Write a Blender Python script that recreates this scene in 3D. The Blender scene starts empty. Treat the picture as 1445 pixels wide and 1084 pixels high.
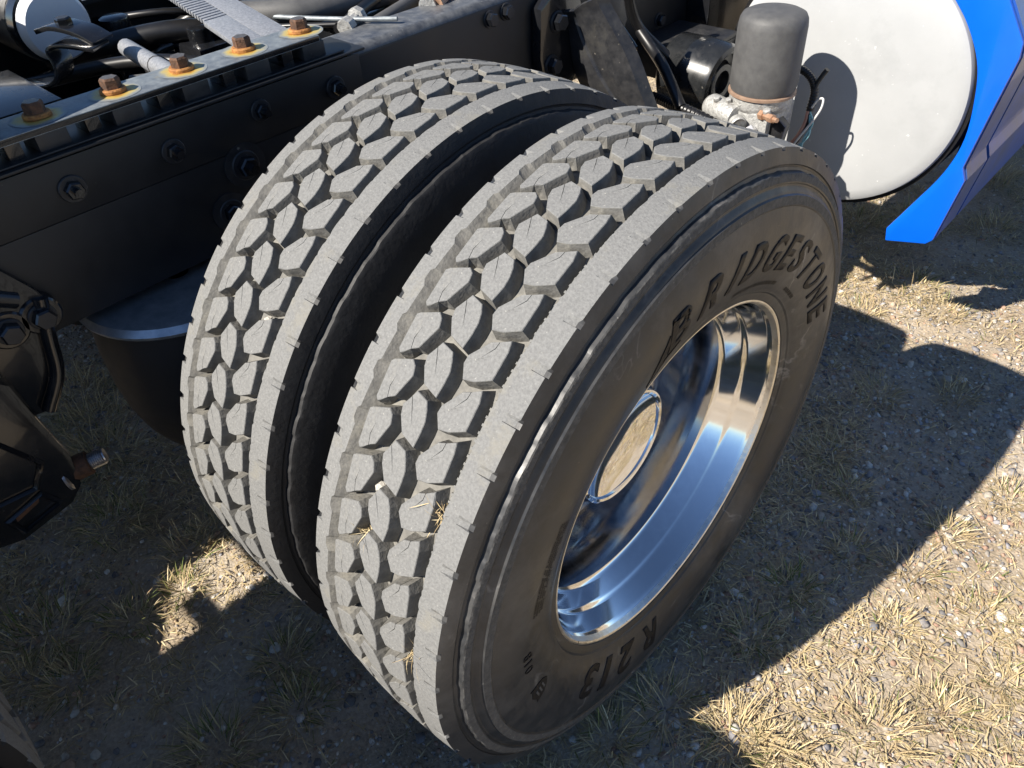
import bpy, bmesh, math, random
import numpy as np
from mathutils import Vector, Matrix, noise
random.seed(7); rng = np.random.default_rng(11)
R_ = math.radians
scene = bpy.context.scene

# ------------------------------------------------------------------ camera
cam_d = bpy.data.cameras.new("camera"); cam = bpy.data.objects.new("camera", cam_d)
scene.collection.objects.link(cam); scene.camera = cam
cam.matrix_world = Matrix(((0.7323282, -0.4233947, 0.5333220, 0.4915961),
                           (0.6791086, 0.5116937, -0.5262899, -0.7212496),
                           (-0.0500692, 0.7476005, 0.6622587, 1.4137698),
                           (0, 0, 0, 1)))
cam_d.sensor_width = 36; cam_d.lens = 36 * 1068.53 / 1445
cam_d.clip_start = 0.02; cam_d.clip_end = 2000

# ------------------------------------------------------------------ sky, sun, exposure
SUN = Vector((-0.34, -1.1, 1.0)).normalized()          # direction to the sun
world = bpy.data.worlds.new("World"); scene.world = world; world.use_nodes = True
wn = world.node_tree; wn.nodes.clear()
sky = wn.nodes.new("ShaderNodeTexSky"); sky.sky_type = 'NISHITA'; sky.sun_disc = False
sky.sun_elevation = math.asin(SUN.z); sky.sun_rotation = math.atan2(SUN.x, SUN.y)
sky.altitude = 2000; sky.air_density = 1.0; sky.dust_density = 0.0; sky.ozone_density = 4.0
bgn = wn.nodes.new("ShaderNodeBackground"); bgn.inputs[1].default_value = 0.068
won = wn.nodes.new("ShaderNodeOutputWorld")
wn.links.new(sky.outputs[0], bgn.inputs[0]); wn.links.new(bgn.outputs[0], won.inputs[0])
sun_d = bpy.data.lights.new("sun", 'SUN'); sun_d.energy = 5.0; sun_d.angle = R_(0.53); sun_d.color = (1.0, 0.93, 0.83)
sun = bpy.data.objects.new("sun", sun_d); scene.collection.objects.link(sun)
sun.rotation_euler = SUN.to_track_quat('Z', 'Y').to_euler(); sun.location = SUN * 20
scene.view_settings.view_transform = 'Standard'; scene.view_settings.look = 'None'
scene.view_settings.gamma = 1.0; scene.view_settings.exposure = 0.92
scene.view_settings.use_curve_mapping = False

# ------------------------------------------------------------------ materials
def new_mat(name):
    m = bpy.data.materials.new(name); m.use_nodes = True
    nt = m.node_tree; b = nt.nodes["Principled BSDF"]
    return m, nt, b
def N(nt, t, **kw):
    n = nt.nodes.new(t)
    for k, v in kw.items(): setattr(n, k, v)
    return n
def surf(name, c1, c2=None, scale=30, rough=0.5, metallic=0.0, bump=0.0, bscale=None, spots=None, spot_scale=60,
         spot_amt=0.62, coat=0.0, spec=0.5, rough2=None, detail=6, third=None, third_scale=6, third_lo=0.5, scuff=None):
    """two-tone procedural surface: noise mix, optional dust spots, optional larger patches of a third colour, bump"""
    m, nt, b = new_mat(name); L = nt.links
    co = N(nt, "ShaderNodeTexCoord")
    no = N(nt, "ShaderNodeTexNoise"); no.inputs["Scale"].default_value = scale; no.inputs["Detail"].default_value = detail
    no.inputs["Roughness"].default_value = 0.65
    L.new(co.outputs["Object"], no.inputs["Vector"])
    rp = N(nt, "ShaderNodeValToRGB"); rp.color_ramp.elements[0].position = 0.35; rp.color_ramp.elements[1].position = 0.68
    rp.color_ramp.elements[0].color = (*c1, 1); rp.color_ramp.elements[1].color = (*(c2 or c1), 1)
    L.new(no.outputs[0], rp.inputs[0]); col = rp.outputs[0]
    if third:
        n3 = N(nt, "ShaderNodeTexNoise"); n3.inputs["Scale"].default_value = third_scale; n3.inputs["Detail"].default_value = 8
        n3.inputs["Roughness"].default_value = 0.7
        L.new(co.outputs["Object"], n3.inputs["Vector"])
        r3 = N(nt, "ShaderNodeValToRGB"); r3.color_ramp.elements[0].position = third_lo; r3.color_ramp.elements[1].position = third_lo + 0.16
        L.new(n3.outputs[0], r3.inputs[0])
        mx = N(nt, "ShaderNodeMixRGB"); mx.inputs[2].default_value = (*third, 1)
        L.new(r3.outputs[0], mx.inputs[0]); L.new(col, mx.inputs[1]); col = mx.outputs[0]
    if scuff:
        n4 = N(nt, "ShaderNodeTexNoise"); n4.inputs["Scale"].default_value = 7; n4.inputs["Detail"].default_value = 5; n4.inputs["Distortion"].default_value = .6
        L.new(co.outputs["Object"], n4.inputs["Vector"])
        r4 = N(nt, "ShaderNodeValToRGB"); e4 = r4.color_ramp.elements; e4[0].position = .487; e4[0].color = (0, 0, 0, 1); e4[1].position = .513; e4[1].color = (0, 0, 0, 1)
        k4 = e4.new(.5); k4.color = (1, 1, 1, 1); L.new(n4.outputs[0], r4.inputs[0])
        n5 = N(nt, "ShaderNodeTexNoise"); n5.inputs["Scale"].default_value = 11; n5.inputs["Detail"].default_value = 6; L.new(co.outputs["Object"], n5.inputs["Vector"])
        r5 = N(nt, "ShaderNodeValToRGB"); r5.color_ramp.elements[0].position = .54; r5.color_ramp.elements[1].position = .72; L.new(n5.outputs[0], r5.inputs[0])
        m5 = N(nt, "ShaderNodeMath", operation='MULTIPLY'); L.new(r4.outputs[0], m5.inputs[0]); L.new(r5.outputs[0], m5.inputs[1])
        mx = N(nt, "ShaderNodeMixRGB"); mx.inputs[2].default_value = (*scuff, 1); L.new(m5.outputs[0], mx.inputs[0]); L.new(col, mx.inputs[1]); col = mx.outputs[0]
    if spots:
        vo = N(nt, "ShaderNodeTexNoise"); vo.inputs["Scale"].default_value = spot_scale; vo.inputs["Detail"].default_value = 3
        L.new(co.outputs["Object"], vo.inputs["Vector"])
        r2 = N(nt, "ShaderNodeValToRGB"); r2.color_ramp.elements[0].position = spot_amt; r2.color_ramp.elements[1].position = spot_amt + 0.06
        L.new(vo.outputs[0], r2.inputs[0])
        mx = N(nt, "ShaderNodeMixRGB"); mx.inputs[2].default_value = (*spots, 1)
        L.new(r2.outputs[0], mx.inputs[0]); L.new(col, mx.inputs[1]); col = mx.outputs[0]
    L.new(col, b.inputs["Base Color"])
    b.inputs["Metallic"].default_value = metallic; b.inputs["Roughness"].default_value = rough
    b.inputs["Coat Weight"].default_value = coat; b.inputs["Specular IOR Level"].default_value = spec
    if rough2 is not None:
        mr = N(nt, "ShaderNodeMapRange"); mr.inputs[1].default_value = 0.3; mr.inputs[2].default_value = 0.7
        mr.inputs[3].default_value = rough; mr.inputs[4].default_value = rough2
        L.new(no.outputs[0], mr.inputs[0]); L.new(mr.outputs[0], b.inputs["Roughness"])
    if bump:
        nb = N(nt, "ShaderNodeTexNoise"); nb.inputs["Scale"].default_value = bscale or scale * 3; nb.inputs["Detail"].default_value = 6
        L.new(co.outputs["Object"], nb.inputs["Vector"])
        bp = N(nt, "ShaderNodeBump"); bp.inputs["Strength"].default_value = bump; bp.inputs["Distance"].default_value = 0.004
        L.new(nb.outputs[0], bp.inputs["Height"]); L.new(bp.outputs[0], b.inputs["Normal"])
    return m
def attr_mat(name, rough=0.8, mult=1.0, transl=0.0):
    m, nt, b = new_mat(name); L = nt.links
    a = N(nt, "ShaderNodeAttribute"); a.attribute_name = "tint"
    no = N(nt, "ShaderNodeTexNoise"); no.inputs["Scale"].default_value = 220
    co = N(nt, "ShaderNodeTexCoord"); L.new(co.outputs["Object"], no.inputs["Vector"])
    mr = N(nt, "ShaderNodeMapRange"); mr.inputs[3].default_value = 0.65 * mult; mr.inputs[4].default_value = 1.3 * mult
    L.new(no.outputs[0], mr.inputs[0])
    mx = N(nt, "ShaderNodeMixRGB", blend_type='MULTIPLY'); mx.inputs[0].default_value = 1
    L.new(a.outputs["Color"], mx.inputs[1]); L.new(mr.outputs[0], mx.inputs[2]); L.new(mx.outputs[0], b.inputs["Base Color"])
    b.inputs["Roughness"].default_value = rough; b.inputs["Specular IOR Level"].default_value = 0.25
    return m
M = {}
M['tread_top'] = surf("worn_tread_top", (.150, .151, .149), (.215, .216, .211), 300, .85, bump=.22, bscale=420, spots=(.33, .325, .30), spot_scale=420, spot_amt=.69, third=(.22, .21, .18), third_scale=12, third_lo=.55, spec=.25)
M['tread_wall'] = surf("tread_wall_rubber", (.13, .127, .118), (.20, .193, .175), 90, .8, bump=.3, bscale=200, third=(.25, .238, .205), third_scale=22, third_lo=.54, spec=.3)
M['sidewall'] = surf("sidewall_rubber", (.022, .0235, .026), (.042, .043, .045), 30, .32, rough2=.50, bump=.05, bscale=160, third=(.078, .077, .076), third_scale=5, third_lo=.50, scuff=(.22, .21, .20), spots=(.16, .15, .13), spot_scale=240, spot_amt=.735, spec=.45)
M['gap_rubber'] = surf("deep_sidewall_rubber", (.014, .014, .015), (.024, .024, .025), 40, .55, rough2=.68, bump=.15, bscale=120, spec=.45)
M['rib_dust'] = surf("dusty_sidewall_rib", (.06, .06, .059), (.115, .113, .108), 110, .75, bump=.3, bscale=260, spots=(.25, .24, .22), spot_scale=260, spot_amt=.69, spec=.3)
M['letter'] = surf("black_letter_rubber", (.004, .004, .006), (.009, .009, .011), 60, .5, spec=.22)
M['alu'] = surf("polished_aluminium", (.80, .80, .81), (.88, .88, .88), 50, .07, 1.0, rough2=.10, spots=(.42, .40, .36), spot_scale=150, spot_amt=.765, bump=0)
M['alu_satin'] = surf("brushed_aluminium_barrel", (.78, .79, .80), (.82, .82, .82), 60, .08, 1.0, rough2=.11, spots=(.30, .29, .28), spot_scale=150, spot_amt=.765)
M['lip'] = surf("scuffed_rim_lip", (.74, .71, .66), (.88, .86, .81), 60, .26, 1.0, rough2=.42, spots=(.14, .12, .10), spot_scale=90, spot_amt=.70, bump=.2, bscale=120)
M['alu_dark'] = surf("darkened_inner_barrel", (.28, .29, .31), (.36, .36, .37), 20, .07, 1.0, rough2=.25)  # polished barrel darkened: its dark reflections are put into the colour
M['chrome'] = surf("chrome", (.82, .82, .83), (.86, .86, .86), 10, .035, 1.0, rough2=.07)
M['black'] = surf("black_chassis_paint", (.008, .009, .011), (.014, .014, .016), 20, .15, rough2=.30, bump=.05, bscale=60, coat=.4, spots=(.14, .13, .12), spot_scale=170, spot_amt=.775)
M['black_dusty'] = surf("dusty_black_paint", (.016, .017, .02), (.035, .035, .037), 45, .36, rough2=.52, bump=.1, bscale=80, spots=(.22, .20, .17), spot_scale=75, spot_amt=.70, third=(.06, .058, .053), third_scale=9, third_lo=.52)
M['frame_top'] = surf("dusty_frame_top", (.05, .055, .065), (.14, .145, .15), 55, .34, rough2=.5, bump=.1, bscale=120, spots=(.32, .31, .29), spot_scale=240, spot_amt=.70)
M['web'] = surf("satin_black_web", (.011, .012, .014), (.020, .020, .021), 16, .40, rough2=.5, spots=(.25, .23, .2), spot_scale=210, spot_amt=.78)
M['galv'] = surf("weathered_steel_plate", (.16, .18, .20), (.30, .33, .34), 55, .42, .35, rough2=.56, bump=.1, bscale=200, third=(.34, .31, .22), third_scale=14, third_lo=.60)
M['ribplate'] = surf("grey_ribbed_plate", (.22, .23, .25), (.38, .39, .41), 190, .45, .3, bump=.25, bscale=260, spots=(.5, .5, .5), spot_scale=300, spot_amt=.70)
M['rust'] = surf("orange_rust", (.26, .10, .03), (.46, .22, .06), 90, .8, bump=.4, bscale=160, third=(.15, .05, .02), third_scale=60, third_lo=.55)
M['rust_stain'] = surf("yellow_rust_stain", (.58, .44, .14), (.60, .55, .32), 120, .75, third=(.50, .27, .06), third_scale=45, third_lo=.56)
def stain_material():
    m, nt, b = new_mat("rust_bleed"); L = nt.links
    co = N(nt, "ShaderNodeTexCoord"); ln = N(nt, "ShaderNodeVectorMath", operation='LENGTH'); L.new(co.outputs["Object"], ln.inputs[0])
    no = N(nt, "ShaderNodeTexNoise"); no.inputs["Scale"].default_value = 60; no.inputs["Detail"].default_value = 6; L.new(co.outputs["Object"], no.inputs["Vector"])
    ml = N(nt, "ShaderNodeMath", operation='MULTIPLY_ADD'); ml.inputs[1].default_value = .022; L.new(no.outputs[0], ml.inputs[0]); L.new(ln.outputs["Value"], ml.inputs[2])
    mr = N(nt, "ShaderNodeMapRange"); mr.inputs[1].default_value = .029; mr.inputs[2].default_value = .0465; L.new(ml.outputs[0], mr.inputs[0])
    r = N(nt, "ShaderNodeValToRGB"); e = r.color_ramp.elements; e[0].color = (.42, .20, .04, 1); e[0].position = 0; e[1].color = (.235, .26, .275, 1); e[1].position = 1
    for p, c in ((.25, (.56, .40, .10, 1)), (.55, (.46, .40, .19, 1)), (.8, (.31, .31, .26, 1))): k = e.new(p); k.color = c
    L.new(mr.outputs[0], r.inputs[0]); L.new(r.outputs[0], b.inputs["Base Color"]); b.inputs["Roughness"].default_value = .48; b.inputs["Metallic"].default_value = .3
    return m
M['rust_stain'] = stain_material()
M['bolt_top'] = surf("worn_bolt_top", (.10, .085, .075), (.22, .20, .18), 140, .42, .6, bump=.2, third=(.26, .12, .04), third_scale=70, third_lo=.53)
M['brown_rust'] = surf("dark_brown_rust", (.05, .028, .018), (.15, .07, .035), 90, .8, bump=.4)
M['zinc'] = surf("zinc_thread", (.42, .42, .44), (.55, .55, .56), 90, .35, .9)
M['tank'] = surf("white_tank_paint", (.385, .395, .40), (.43, .44, .445), 5, .34, rough2=.45, spots=(.66, .66, .66), spot_scale=85, spot_amt=.715, bump=.05, bscale=90, third=(.345, .355, .36), third_scale=3.5, third_lo=.52)
M['tank_edge'] = surf("bare_tank_edge", (.45, .44, .42), (.6, .59, .57), 30, .3, .8)
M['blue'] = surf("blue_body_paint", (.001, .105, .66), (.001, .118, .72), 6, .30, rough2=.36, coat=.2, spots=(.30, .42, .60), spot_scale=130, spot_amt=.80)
M['blue_dark'] = surf("shaded_blue_side_paint", (.006, .075, .42), (.012, .085, .42), 12, .32, coat=.2, third=(.03, .075, .24), third_scale=4, third_lo=.44)  # same blue paint darkened: shade of the side panels put into the colour
M['chip'] = surf("paint_chip_edge", (.05, .05, .06), (.30, .32, .34), 80, .6, spots=(.003, .12, .7), spot_scale=60, spot_amt=.45)
M['can'] = surf("matte_black_canister", (.072, .072, .073), (.10, .10, .099), 40, .55, rough2=.66, bump=.06, bscale=220, third=(.085, .083, .08), third_scale=10, third_lo=.60)
M['gloss_can'] = surf("glossy_black_can", (.010, .011, .012), (.02, .021, .022), 30, .2, rough2=.38, coat=.4, spots=(.16, .15, .13), spot_scale=100, spot_amt=.71, third=(.06, .058, .054), third_scale=12, third_lo=.56)
M['cast'] = surf("grey_cast_metal", (.30, .30, .29), (.52, .52, .50), 110, .5, .35, bump=.5, bscale=160, third=(.16, .14, .12), third_scale=40, third_lo=.57)
M['copper'] = surf("copper_gasket", (.26, .17, .12), (.36, .25, .18), 60, .5, .2)
M['brass'] = surf("brass_fitting", (.42, .24, .15), (.55, .36, .24), 80, .42, .5, bump=.2)
M['plastic'] = surf("black_plastic", (.008, .008, .009), (.014, .014, .015), 40, .36)
M['white_plastic'] = surf("white_plastic", (.66, .68, .72), (.74, .75, .77), 12, .4)
M['yellow'] = surf("yellow_tape", (.60, .50, .05), (.66, .58, .20), 60, .5)
M['wire_w'] = surf("white_wire", (.62, .62, .60), (.7, .7, .68), 60, .45)
M['wire_t'] = surf("teal_wire", (.20, .42, .46), (.26, .5, .52), 60, .45)
M['wire_r'] = surf("pink_wire", (.45, .22, .16), (.55, .3, .22), 60, .45)
M['dial'] = surf("dial_glass", (.08, .09, .09), (.2, .2, .2), 60, .12, coat=.5)
M['airbag'] = surf("air_spring_rubber", (.010, .010, .011), (.018, .017, .017), 30, .55, rough2=.7)
M['bagplate'] = surf("air_spring_plate", (.34, .37, .40), (.52, .55, .57), 40, .3, .7)
M['stone_w'] = surf("pale_stone", (.45, .42, .37), (.6, .57, .5), 120, .85, bump=.4)
M['pebble'] = attr_mat("gravel_stone", .85); M['grass'] = attr_mat("dry_grass", .8)

# ground material: dirt, grit and worn straw colours
def ground_material():
    m, nt, b = new_mat("gravel_dirt"); L = nt.links
    co = N(nt, "ShaderNodeTexCoord")
    def noi(s, d=8, r=.65):
        n = N(nt, "ShaderNodeTexNoise"); n.inputs["Scale"].default_value = s; n.inputs["Detail"].default_value = d
        n.inputs["Roughness"].default_value = r; L.new(co.outputs["Object"], n.inputs["Vector"]); return n
    def ramp(src, p0, p1, c0, c1):
        r = N(nt, "ShaderNodeValToRGB"); r.color_ramp.elements[0].position = p0; r.color_ramp.elements[1].position = p1
        r.color_ramp.elements[0].color = (*c0, 1); r.color_ramp.elements[1].color = (*c1, 1); L.new(src, r.inputs[0]); return r.outputs[0]
    def mix(f, a, c, bt='MIX'):
        x = N(nt, "ShaderNodeMixRGB", blend_type=bt); L.new(a, x.inputs[1]); L.new(c, x.inputs[2])
        if isinstance(f, float): x.inputs[0].default_value = f
        else: L.new(f, x.inputs[0])
        return x.outputs[0]
    base = ramp(noi(2.5).outputs[0], .38, .66, (.37, .30, .22), (.53, .445, .335))
    fine = ramp(noi(140, 5).outputs[0], .3, .72, (.55, .55, .55), (1.35, 1.32, 1.25))
    c = mix(1.0, base, fine, 'MULTIPLY')
    vo = N(nt, "ShaderNodeTexVoronoi"); vo.inputs["Scale"].default_value = 150; L.new(co.outputs["Object"], vo.inputs["Vector"])
    grit = mix(.5, ramp(vo.outputs["Color"], .1, .9, (.20, .185, .165), (.52, .46, .38)), base)
    gm = ramp(noi(5).outputs[0], .44, .58, (0, 0, 0), (1, 1, 1))
    c = mix(gm, c, grit)
    L.new(c, b.inputs["Base Color"]); b.inputs["Roughness"].default_value = .92; b.inputs["Specular IOR Level"].default_value = .2
    bp = N(nt, "ShaderNodeBump"); bp.inputs["Strength"].default_value = .6; bp.inputs["Distance"].default_value = .008
    h = mix(.75, ramp(vo.outputs["Distance"], 0, .7, (1, 1, 1), (0, 0, 0)), noi(90, 10, .75).outputs[0])
    L.new(h, bp.inputs["Height"]); L.new(bp.outputs[0], b.inputs["Normal"])
    return m
M['ground'] = ground_material()

# ------------------------------------------------------------------ mesh helpers
class MB:
    def __init__(s): s.v = []; s.f = []; s.mi = []
    def add(s, vs, fs, m=0):
        o = len(s.v); s.v += [tuple(p) for p in vs]; s.f += [tuple(i + o for i in f) for f in fs]; s.mi += [m] * len(fs); return s
    def box(s, lo, hi, m=0):
        x0, y0, z0 = lo; x1, y1, z1 = hi
        return s.add([(x0, y0, z0), (x1, y0, z0), (x1, y1, z0), (x0, y1, z0), (x0, y0, z1), (x1, y0, z1), (x1, y1, z1), (x0, y1, z1)],
              [(0, 3, 2, 1), (4, 5, 6, 7), (0, 1, 5, 4), (1, 2, 6, 5), (2, 3, 7, 6), (3, 0, 4, 7)], m)
    def prism(s, poly, axis, a, b, m=0):
        """poly: 2-D outline in the plane normal to axis (x: (y,z), y: (x,z), z: (x,y)), extruded a..b"""
        def P(p, t): return {'x': (t, p[0], p[1]), 'y': (p[0], t, p[1]), 'z': (p[0], p[1], t)}[axis]
        n = len(poly); vs = [P(p, a) for p in poly] + [P(p, b) for p in poly]
        fs = [tuple(range(n))[::-1], tuple(range(n, 2 * n))] + [(i, (i + 1) % n, n + (i + 1) % n, n + i) for i in range(n)]
        return s.add(vs, fs, m)
    def lathe(s, prof, c=(0, 0, 0), axis=(1, 0, 0), n=48, m=0, cap0=False, cap1=False, mats=None):
        ax = Vector(axis).normalized(); u = ax.orthogonal().normalized(); w = ax.cross(u); c = Vector(c); o = len(s.v)
        for (t, r) in prof:
            for k in range(n):
                a = 2 * math.pi * k / n; s.v.append(tuple(c + ax * t + (u * math.cos(a) + w * math.sin(a)) * r))
        for i in range(len(prof) - 1):
            for k in range(n):
                k2 = (k + 1) % n; s.f.append((o + i * n + k, o + (i + 1) * n + k, o + (i + 1) * n + k2, o + i * n + k2)); s.mi.append(mats[i] if mats else m)
        if cap0: s.f.append(tuple(o + k for k in range(n))); s.mi.append(m)
        if cap1: s.f.append(tuple(o + (len(prof) - 1) * n + k for k in range(n))[::-1]); s.mi.append(m)
        return s
    def tube(s, pts, r, n=10, m=0, cap=True):
        pts = [Vector(p) for p in pts]; rr = r if isinstance(r, (list, tuple)) else [r] * len(pts); o = len(s.v)
        d0 = (pts[1] - pts[0]).normalized(); u = d0.orthogonal().normalized()
        for i, p in enumerate(pts):
            d = (pts[min(i + 1, len(pts) - 1)] - pts[max(i - 1, 0)]).normalized(); u = (u - d * u.dot(d)).normalized(); w = d.cross(u)
            for k in range(n):
                a = 2 * math.pi * k / n; s.v.append(tuple(p + (u * math.cos(a) + w * math.sin(a)) * rr[i]))
        for i in range(len(pts) - 1):
            for k in range(n):
                k2 = (k + 1) % n; s.f.append((o + i * n + k, o + i * n + k2, o + (i + 1) * n + k2, o + (i + 1) * n + k)); s.mi.append(m)
        if cap:
            s.f.append(tuple(o + k for k in range(n))[::-1]); s.mi.append(m)
            s.f.append(tuple(o + (len(pts) - 1) * n + k for k in range(n))); s.mi.append(m)
        return s
    def mesh(s, name, mats, smooth=None, bevel=0.0):
        me = bpy.data.meshes.new(name); me.from_pydata(s.v, [], s.f)
        for mt in (mats if isinstance(mats, (list, tuple)) else [mats]): me.materials.append(mt)
        me.polygons.foreach_set("material_index", s.mi)
        bm = bmesh.new(); bm.from_mesh(me); bmesh.ops.recalc_face_normals(bm, faces=bm.faces)
        if bevel:
            es = [e for e in bm.edges if len(e.link_faces) == 2 and e.calc_face_angle(0) > .5]
            bmesh.ops.bevel(bm, geom=es, offset=bevel, segments=2, affect='EDGES', profile=.6, clamp_overlap=True)
        bm.to_mesh(me); bm.free()
        if smooth is not None:
            me.polygons.foreach_set("use_smooth", [True] * len(me.polygons)); me.set_sharp_from_angle(angle=R_(smooth))
        me.update(); return me
def spline(pts, n=8):
    pts = [Vector(p) for p in pts]; out = []
    P = [pts[0] * 2 - pts[1]] + pts + [pts[-1] * 2 - pts[-2]]
    for i in range(1, len(P) - 2):
        for k in range(n):
            t = k / n; a, b, c, d = P[i - 1:i + 3]
            out.append(.5 * ((2 * b) + (c - a) * t + (2 * a - 5 * b + 4 * c - d) * t * t + (3 * b - a - 3 * c + d) * t ** 3))
    out.append(pts[-1]); return out
def link(o): scene.collection.objects.link(o); return o
def obj(name, mesh, parent=None, loc=(0, 0, 0), label=None):
    o = link(bpy.data.objects.new(name, mesh)); o.parent = parent; o.location = loc
    if label: o['label'] = label
    return o
def tag(o, label, cat, group=None):
    o['label'] = label; o['category'] = cat
    if group: o['group'] = group
    return o

# ------------------------------------------------------------------ the ground: one sheet to the horizon
def axis_coords(lo, hi, step, far):
    a = list(np.arange(lo, hi + 1e-6, step)); d = step
    while a[-1] < far: d *= 1.35; a.append(a[-1] + d)
    d = step
    while a[0] > -far: d *= 1.35; a.insert(0, a[0] - d)
    return np.array(a)
def gheight(x, y):
    near = math.exp(-((x * .25) ** 2 + ((y - .5) * .22) ** 2))
    h = .016 * noise.noise((x * 1.7, y * 1.7, 3.1)) + .006 * noise.noise((x * 7, y * 7, 1.3)) + .003 * noise.noise((x * 22, y * 22, 8.3))
    return h * (.35 + near) - .004
gx = axis_coords(-2.4, 2.2, .03, 450); gy = axis_coords(-1.6, 4.0, .03, 450)
vs = [(x, y, gheight(x, y) if abs(x) < 9 and abs(y) < 9 else -.004) for y in gy for x in gx]
nx, ny = len(gx), len(gy)
me = bpy.data.meshes.new("ground"); me.from_pydata(vs, [], [(j * nx + i, j * nx + i + 1, (j + 1) * nx + i + 1, (j + 1) * nx + i) for j in range(ny - 1) for i in range(nx - 1)])
me.materials.append(M['ground']); me.polygons.foreach_set("use_smooth", [True] * len(me.polygons))
ground = obj("ground", me); ground['kind'] = 'structure'

# ------------------------------------------------------------------ the truck
BASE = Vector((-1.09, 0, 0)); AXZ = .51; DUAL = .3386; REAR = -1.375
truck = link(bpy.data.objects.new("semi_truck", None)); truck.location = BASE; truck.empty_display_size = .2
tag(truck, "blue semi truck tractor with black frame and dual rear wheels, parked on dry gravel", "truck")
def part(name, mesh, loc=(0, 0, 0), label=None):        # a part of the truck, mesh in world coordinates unless loc is given
    return obj(name, mesh, truck, Vector(loc) - BASE, label)

# ---- tyre: swept body with ribs and notches, separate tread blocks
NP = 54; PD = 360 / NP; RB = .494                         # pitches round the tyre, pitch angle, groove floor radius
def crown(x): return .5145 - .0065 * (x / .1125) ** 2
side = [(.1125, .5080), (.1142, .5035), (.1185, .4900), (.1190, .4880), (.1172, .4865), (.1165, .4835), (.1180, .4800),
        (.1255, .4785), (.1268, .4765), (.1282, .4680), (.1276, .4660), (.1262, .4648), (.1262, .4620), (.1282, .4590), (.1312, .4560),
        (.1322, .4535), (.1350, .4520), (.1360, .4400), (.1352, .4385), (.1346, .4375), (.1368, .4300), (.1395, .4180), (.1412, .4050),
        (.1418, .3920), (.1408, .3760), (.1384, .3600), (.1348, .3440), (.1300, .3280), (.1262, .3180), (.1240, .3145), (.1236, .3125),
        (.1212, .3100), (.1200, .3040), (.1185, .2985), (.1130, .2955)]
def sidewall_x(r):
    pts = sorted((q[1], q[0]) for q in side[18:])
    return float(np.interp(r, [p[0] for p in pts], [p[1] for p in pts]))
# material of a sidewall row: 1 = band under the shoulder, 2 = raised dusty ribs
SM = [1] * (len(side) - 1)
for i in (7, 8): SM[i] = 2
SM[16] = 2
def wavy(fr):                                             # stepped edge of the raised rib, one step a pitch
    f = fr % 1; return .0004 * (1 if f < .40 else 1 - 2 * (f - .40) / .08 if f < .48 else -1 if f < .88 else -1 + 2 * (f - .88) / .12)
side_plain = list(side)
for i in range(9, 21):
    t = (i - 8) / 13; r = .4765 + (.4180 - .4765) * t; side_plain[i] = (.1268 + (.1395 - .1268) * t + .0042 * math.sin(math.pi * t) * .6, r)
def build_tyre_mesh(side=side):
    fr = [0, .055, .065, .11, .17, .18, .235, .245, .33, .42, .48, .60, .72, .80, .87, .885, .94]
    prof_n = None; V = []; cols = []
    for p in range(NP):
        for q in fr:
            th = R_((p + q) * PD); row = []
            notch = .065 <= q <= .18                      # pocket cut in the shoulder edge
            step = .18 <= q <= .235 or False
            lx = -.0893 if .60 <= q <= .80 else (-.0845 + .002 * (q if q < .6 else q - 1))
            rx = .0775 + (.0012 if q in (0, .33, .48) else 0)
            jit = .0012 * noise.noise((p * 1.7 + q * 4, 2.2, .5))
            # left (inboard) sidewall, mirrored
            for i, (x, r) in list(enumerate(side))[::-1]:
                xx, rr = x, r
                if 6 <= i <= 7: rr += wavy(p + q + .3) + jit
                if notch and i == 0: xx -= .0042; rr -= .0030
                row.append((-xx, rr))
            row += [(-.100, crown(.100)), (lx, crown(lx)), (lx + .001, crown(lx) - .0012), (-.0715 + (lx + .0845) * .4, RB + .002), (-.070, RB)]
            row += [(-.05, RB), (-.03, RB), (-.01, RB), (.01, RB), (.03, RB), (.05, RB)]
            row += [(.0735, RB), (.0752 + (rx - .0775), RB + .002), (rx - .0006 + jit, crown(rx) - .0014), (rx + .0004 + jit, crown(rx)), (.095, crown(.095))]
            for i, (x, r) in enumerate(side):
                xx, rr = x, r
                if 6 <= i <= 7: rr += wavy(p + q) + jit
                if notch and i == 0: xx -= .0042; rr -= .0030
                row.append((xx, rr))
            prof_n = len(row); cols.append(row)
    nc = len(cols)
    # per-row materials
    ns = len(side)
    mats = SM[::-1] + [1 - 1] * 0
    seq = [m for m in SM[::-1]] + [0, 0, 0, 3, 3, 3, 3, 3, 3, 3, 3, 3, 3, 3, 3, 0, 0] + SM
    ci = 0; F = []; MI = []; V = []
    angs = [R_((p + q) * PD) for p in range(NP) for q in fr]
    for row, a in zip(cols, angs):
        ca, sa = math.cos(a), math.sin(a)
        V += [(x, -r * ca, r * sa) for x, r in row]
    # tread rows: indices from ns-1 on
    seq = SM[::-1] + [0, 0, 3, 3, 3] + [3] * 6 + [3, 3, 3, 0, 0, 0] + SM
    seq = (seq + [1] * prof_n)[:prof_n - 1]
    for c in range(nc):
        c2 = (c + 1) % nc
        for i in range(prof_n - 1):
            F.append((c * prof_n + i, c * prof_n + i + 1, c2 * prof_n + i + 1, c2 * prof_n + i)); MI.append(seq[i])
    me = bpy.data.meshes.new("tyre_body"); me.from_pydata(V, [], F)
    for k in ('tread_top', 'sidewall', 'rib_dust', 'tread_wall'): me.materials.append(M[k])
    me.polygons.foreach_set("material_index", MI)
    bm = bmesh.new(); bm.from_mesh(me); bmesh.ops.recalc_face_normals(bm, faces=bm.faces); bm.to_mesh(me); bm.free()
    me.polygons.foreach_set("use_smooth", [True] * len(me.polygons)); me.set_sharp_from_angle(angle=R_(24))
    return me
tyre_mesh = build_tyre_mesh()
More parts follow.
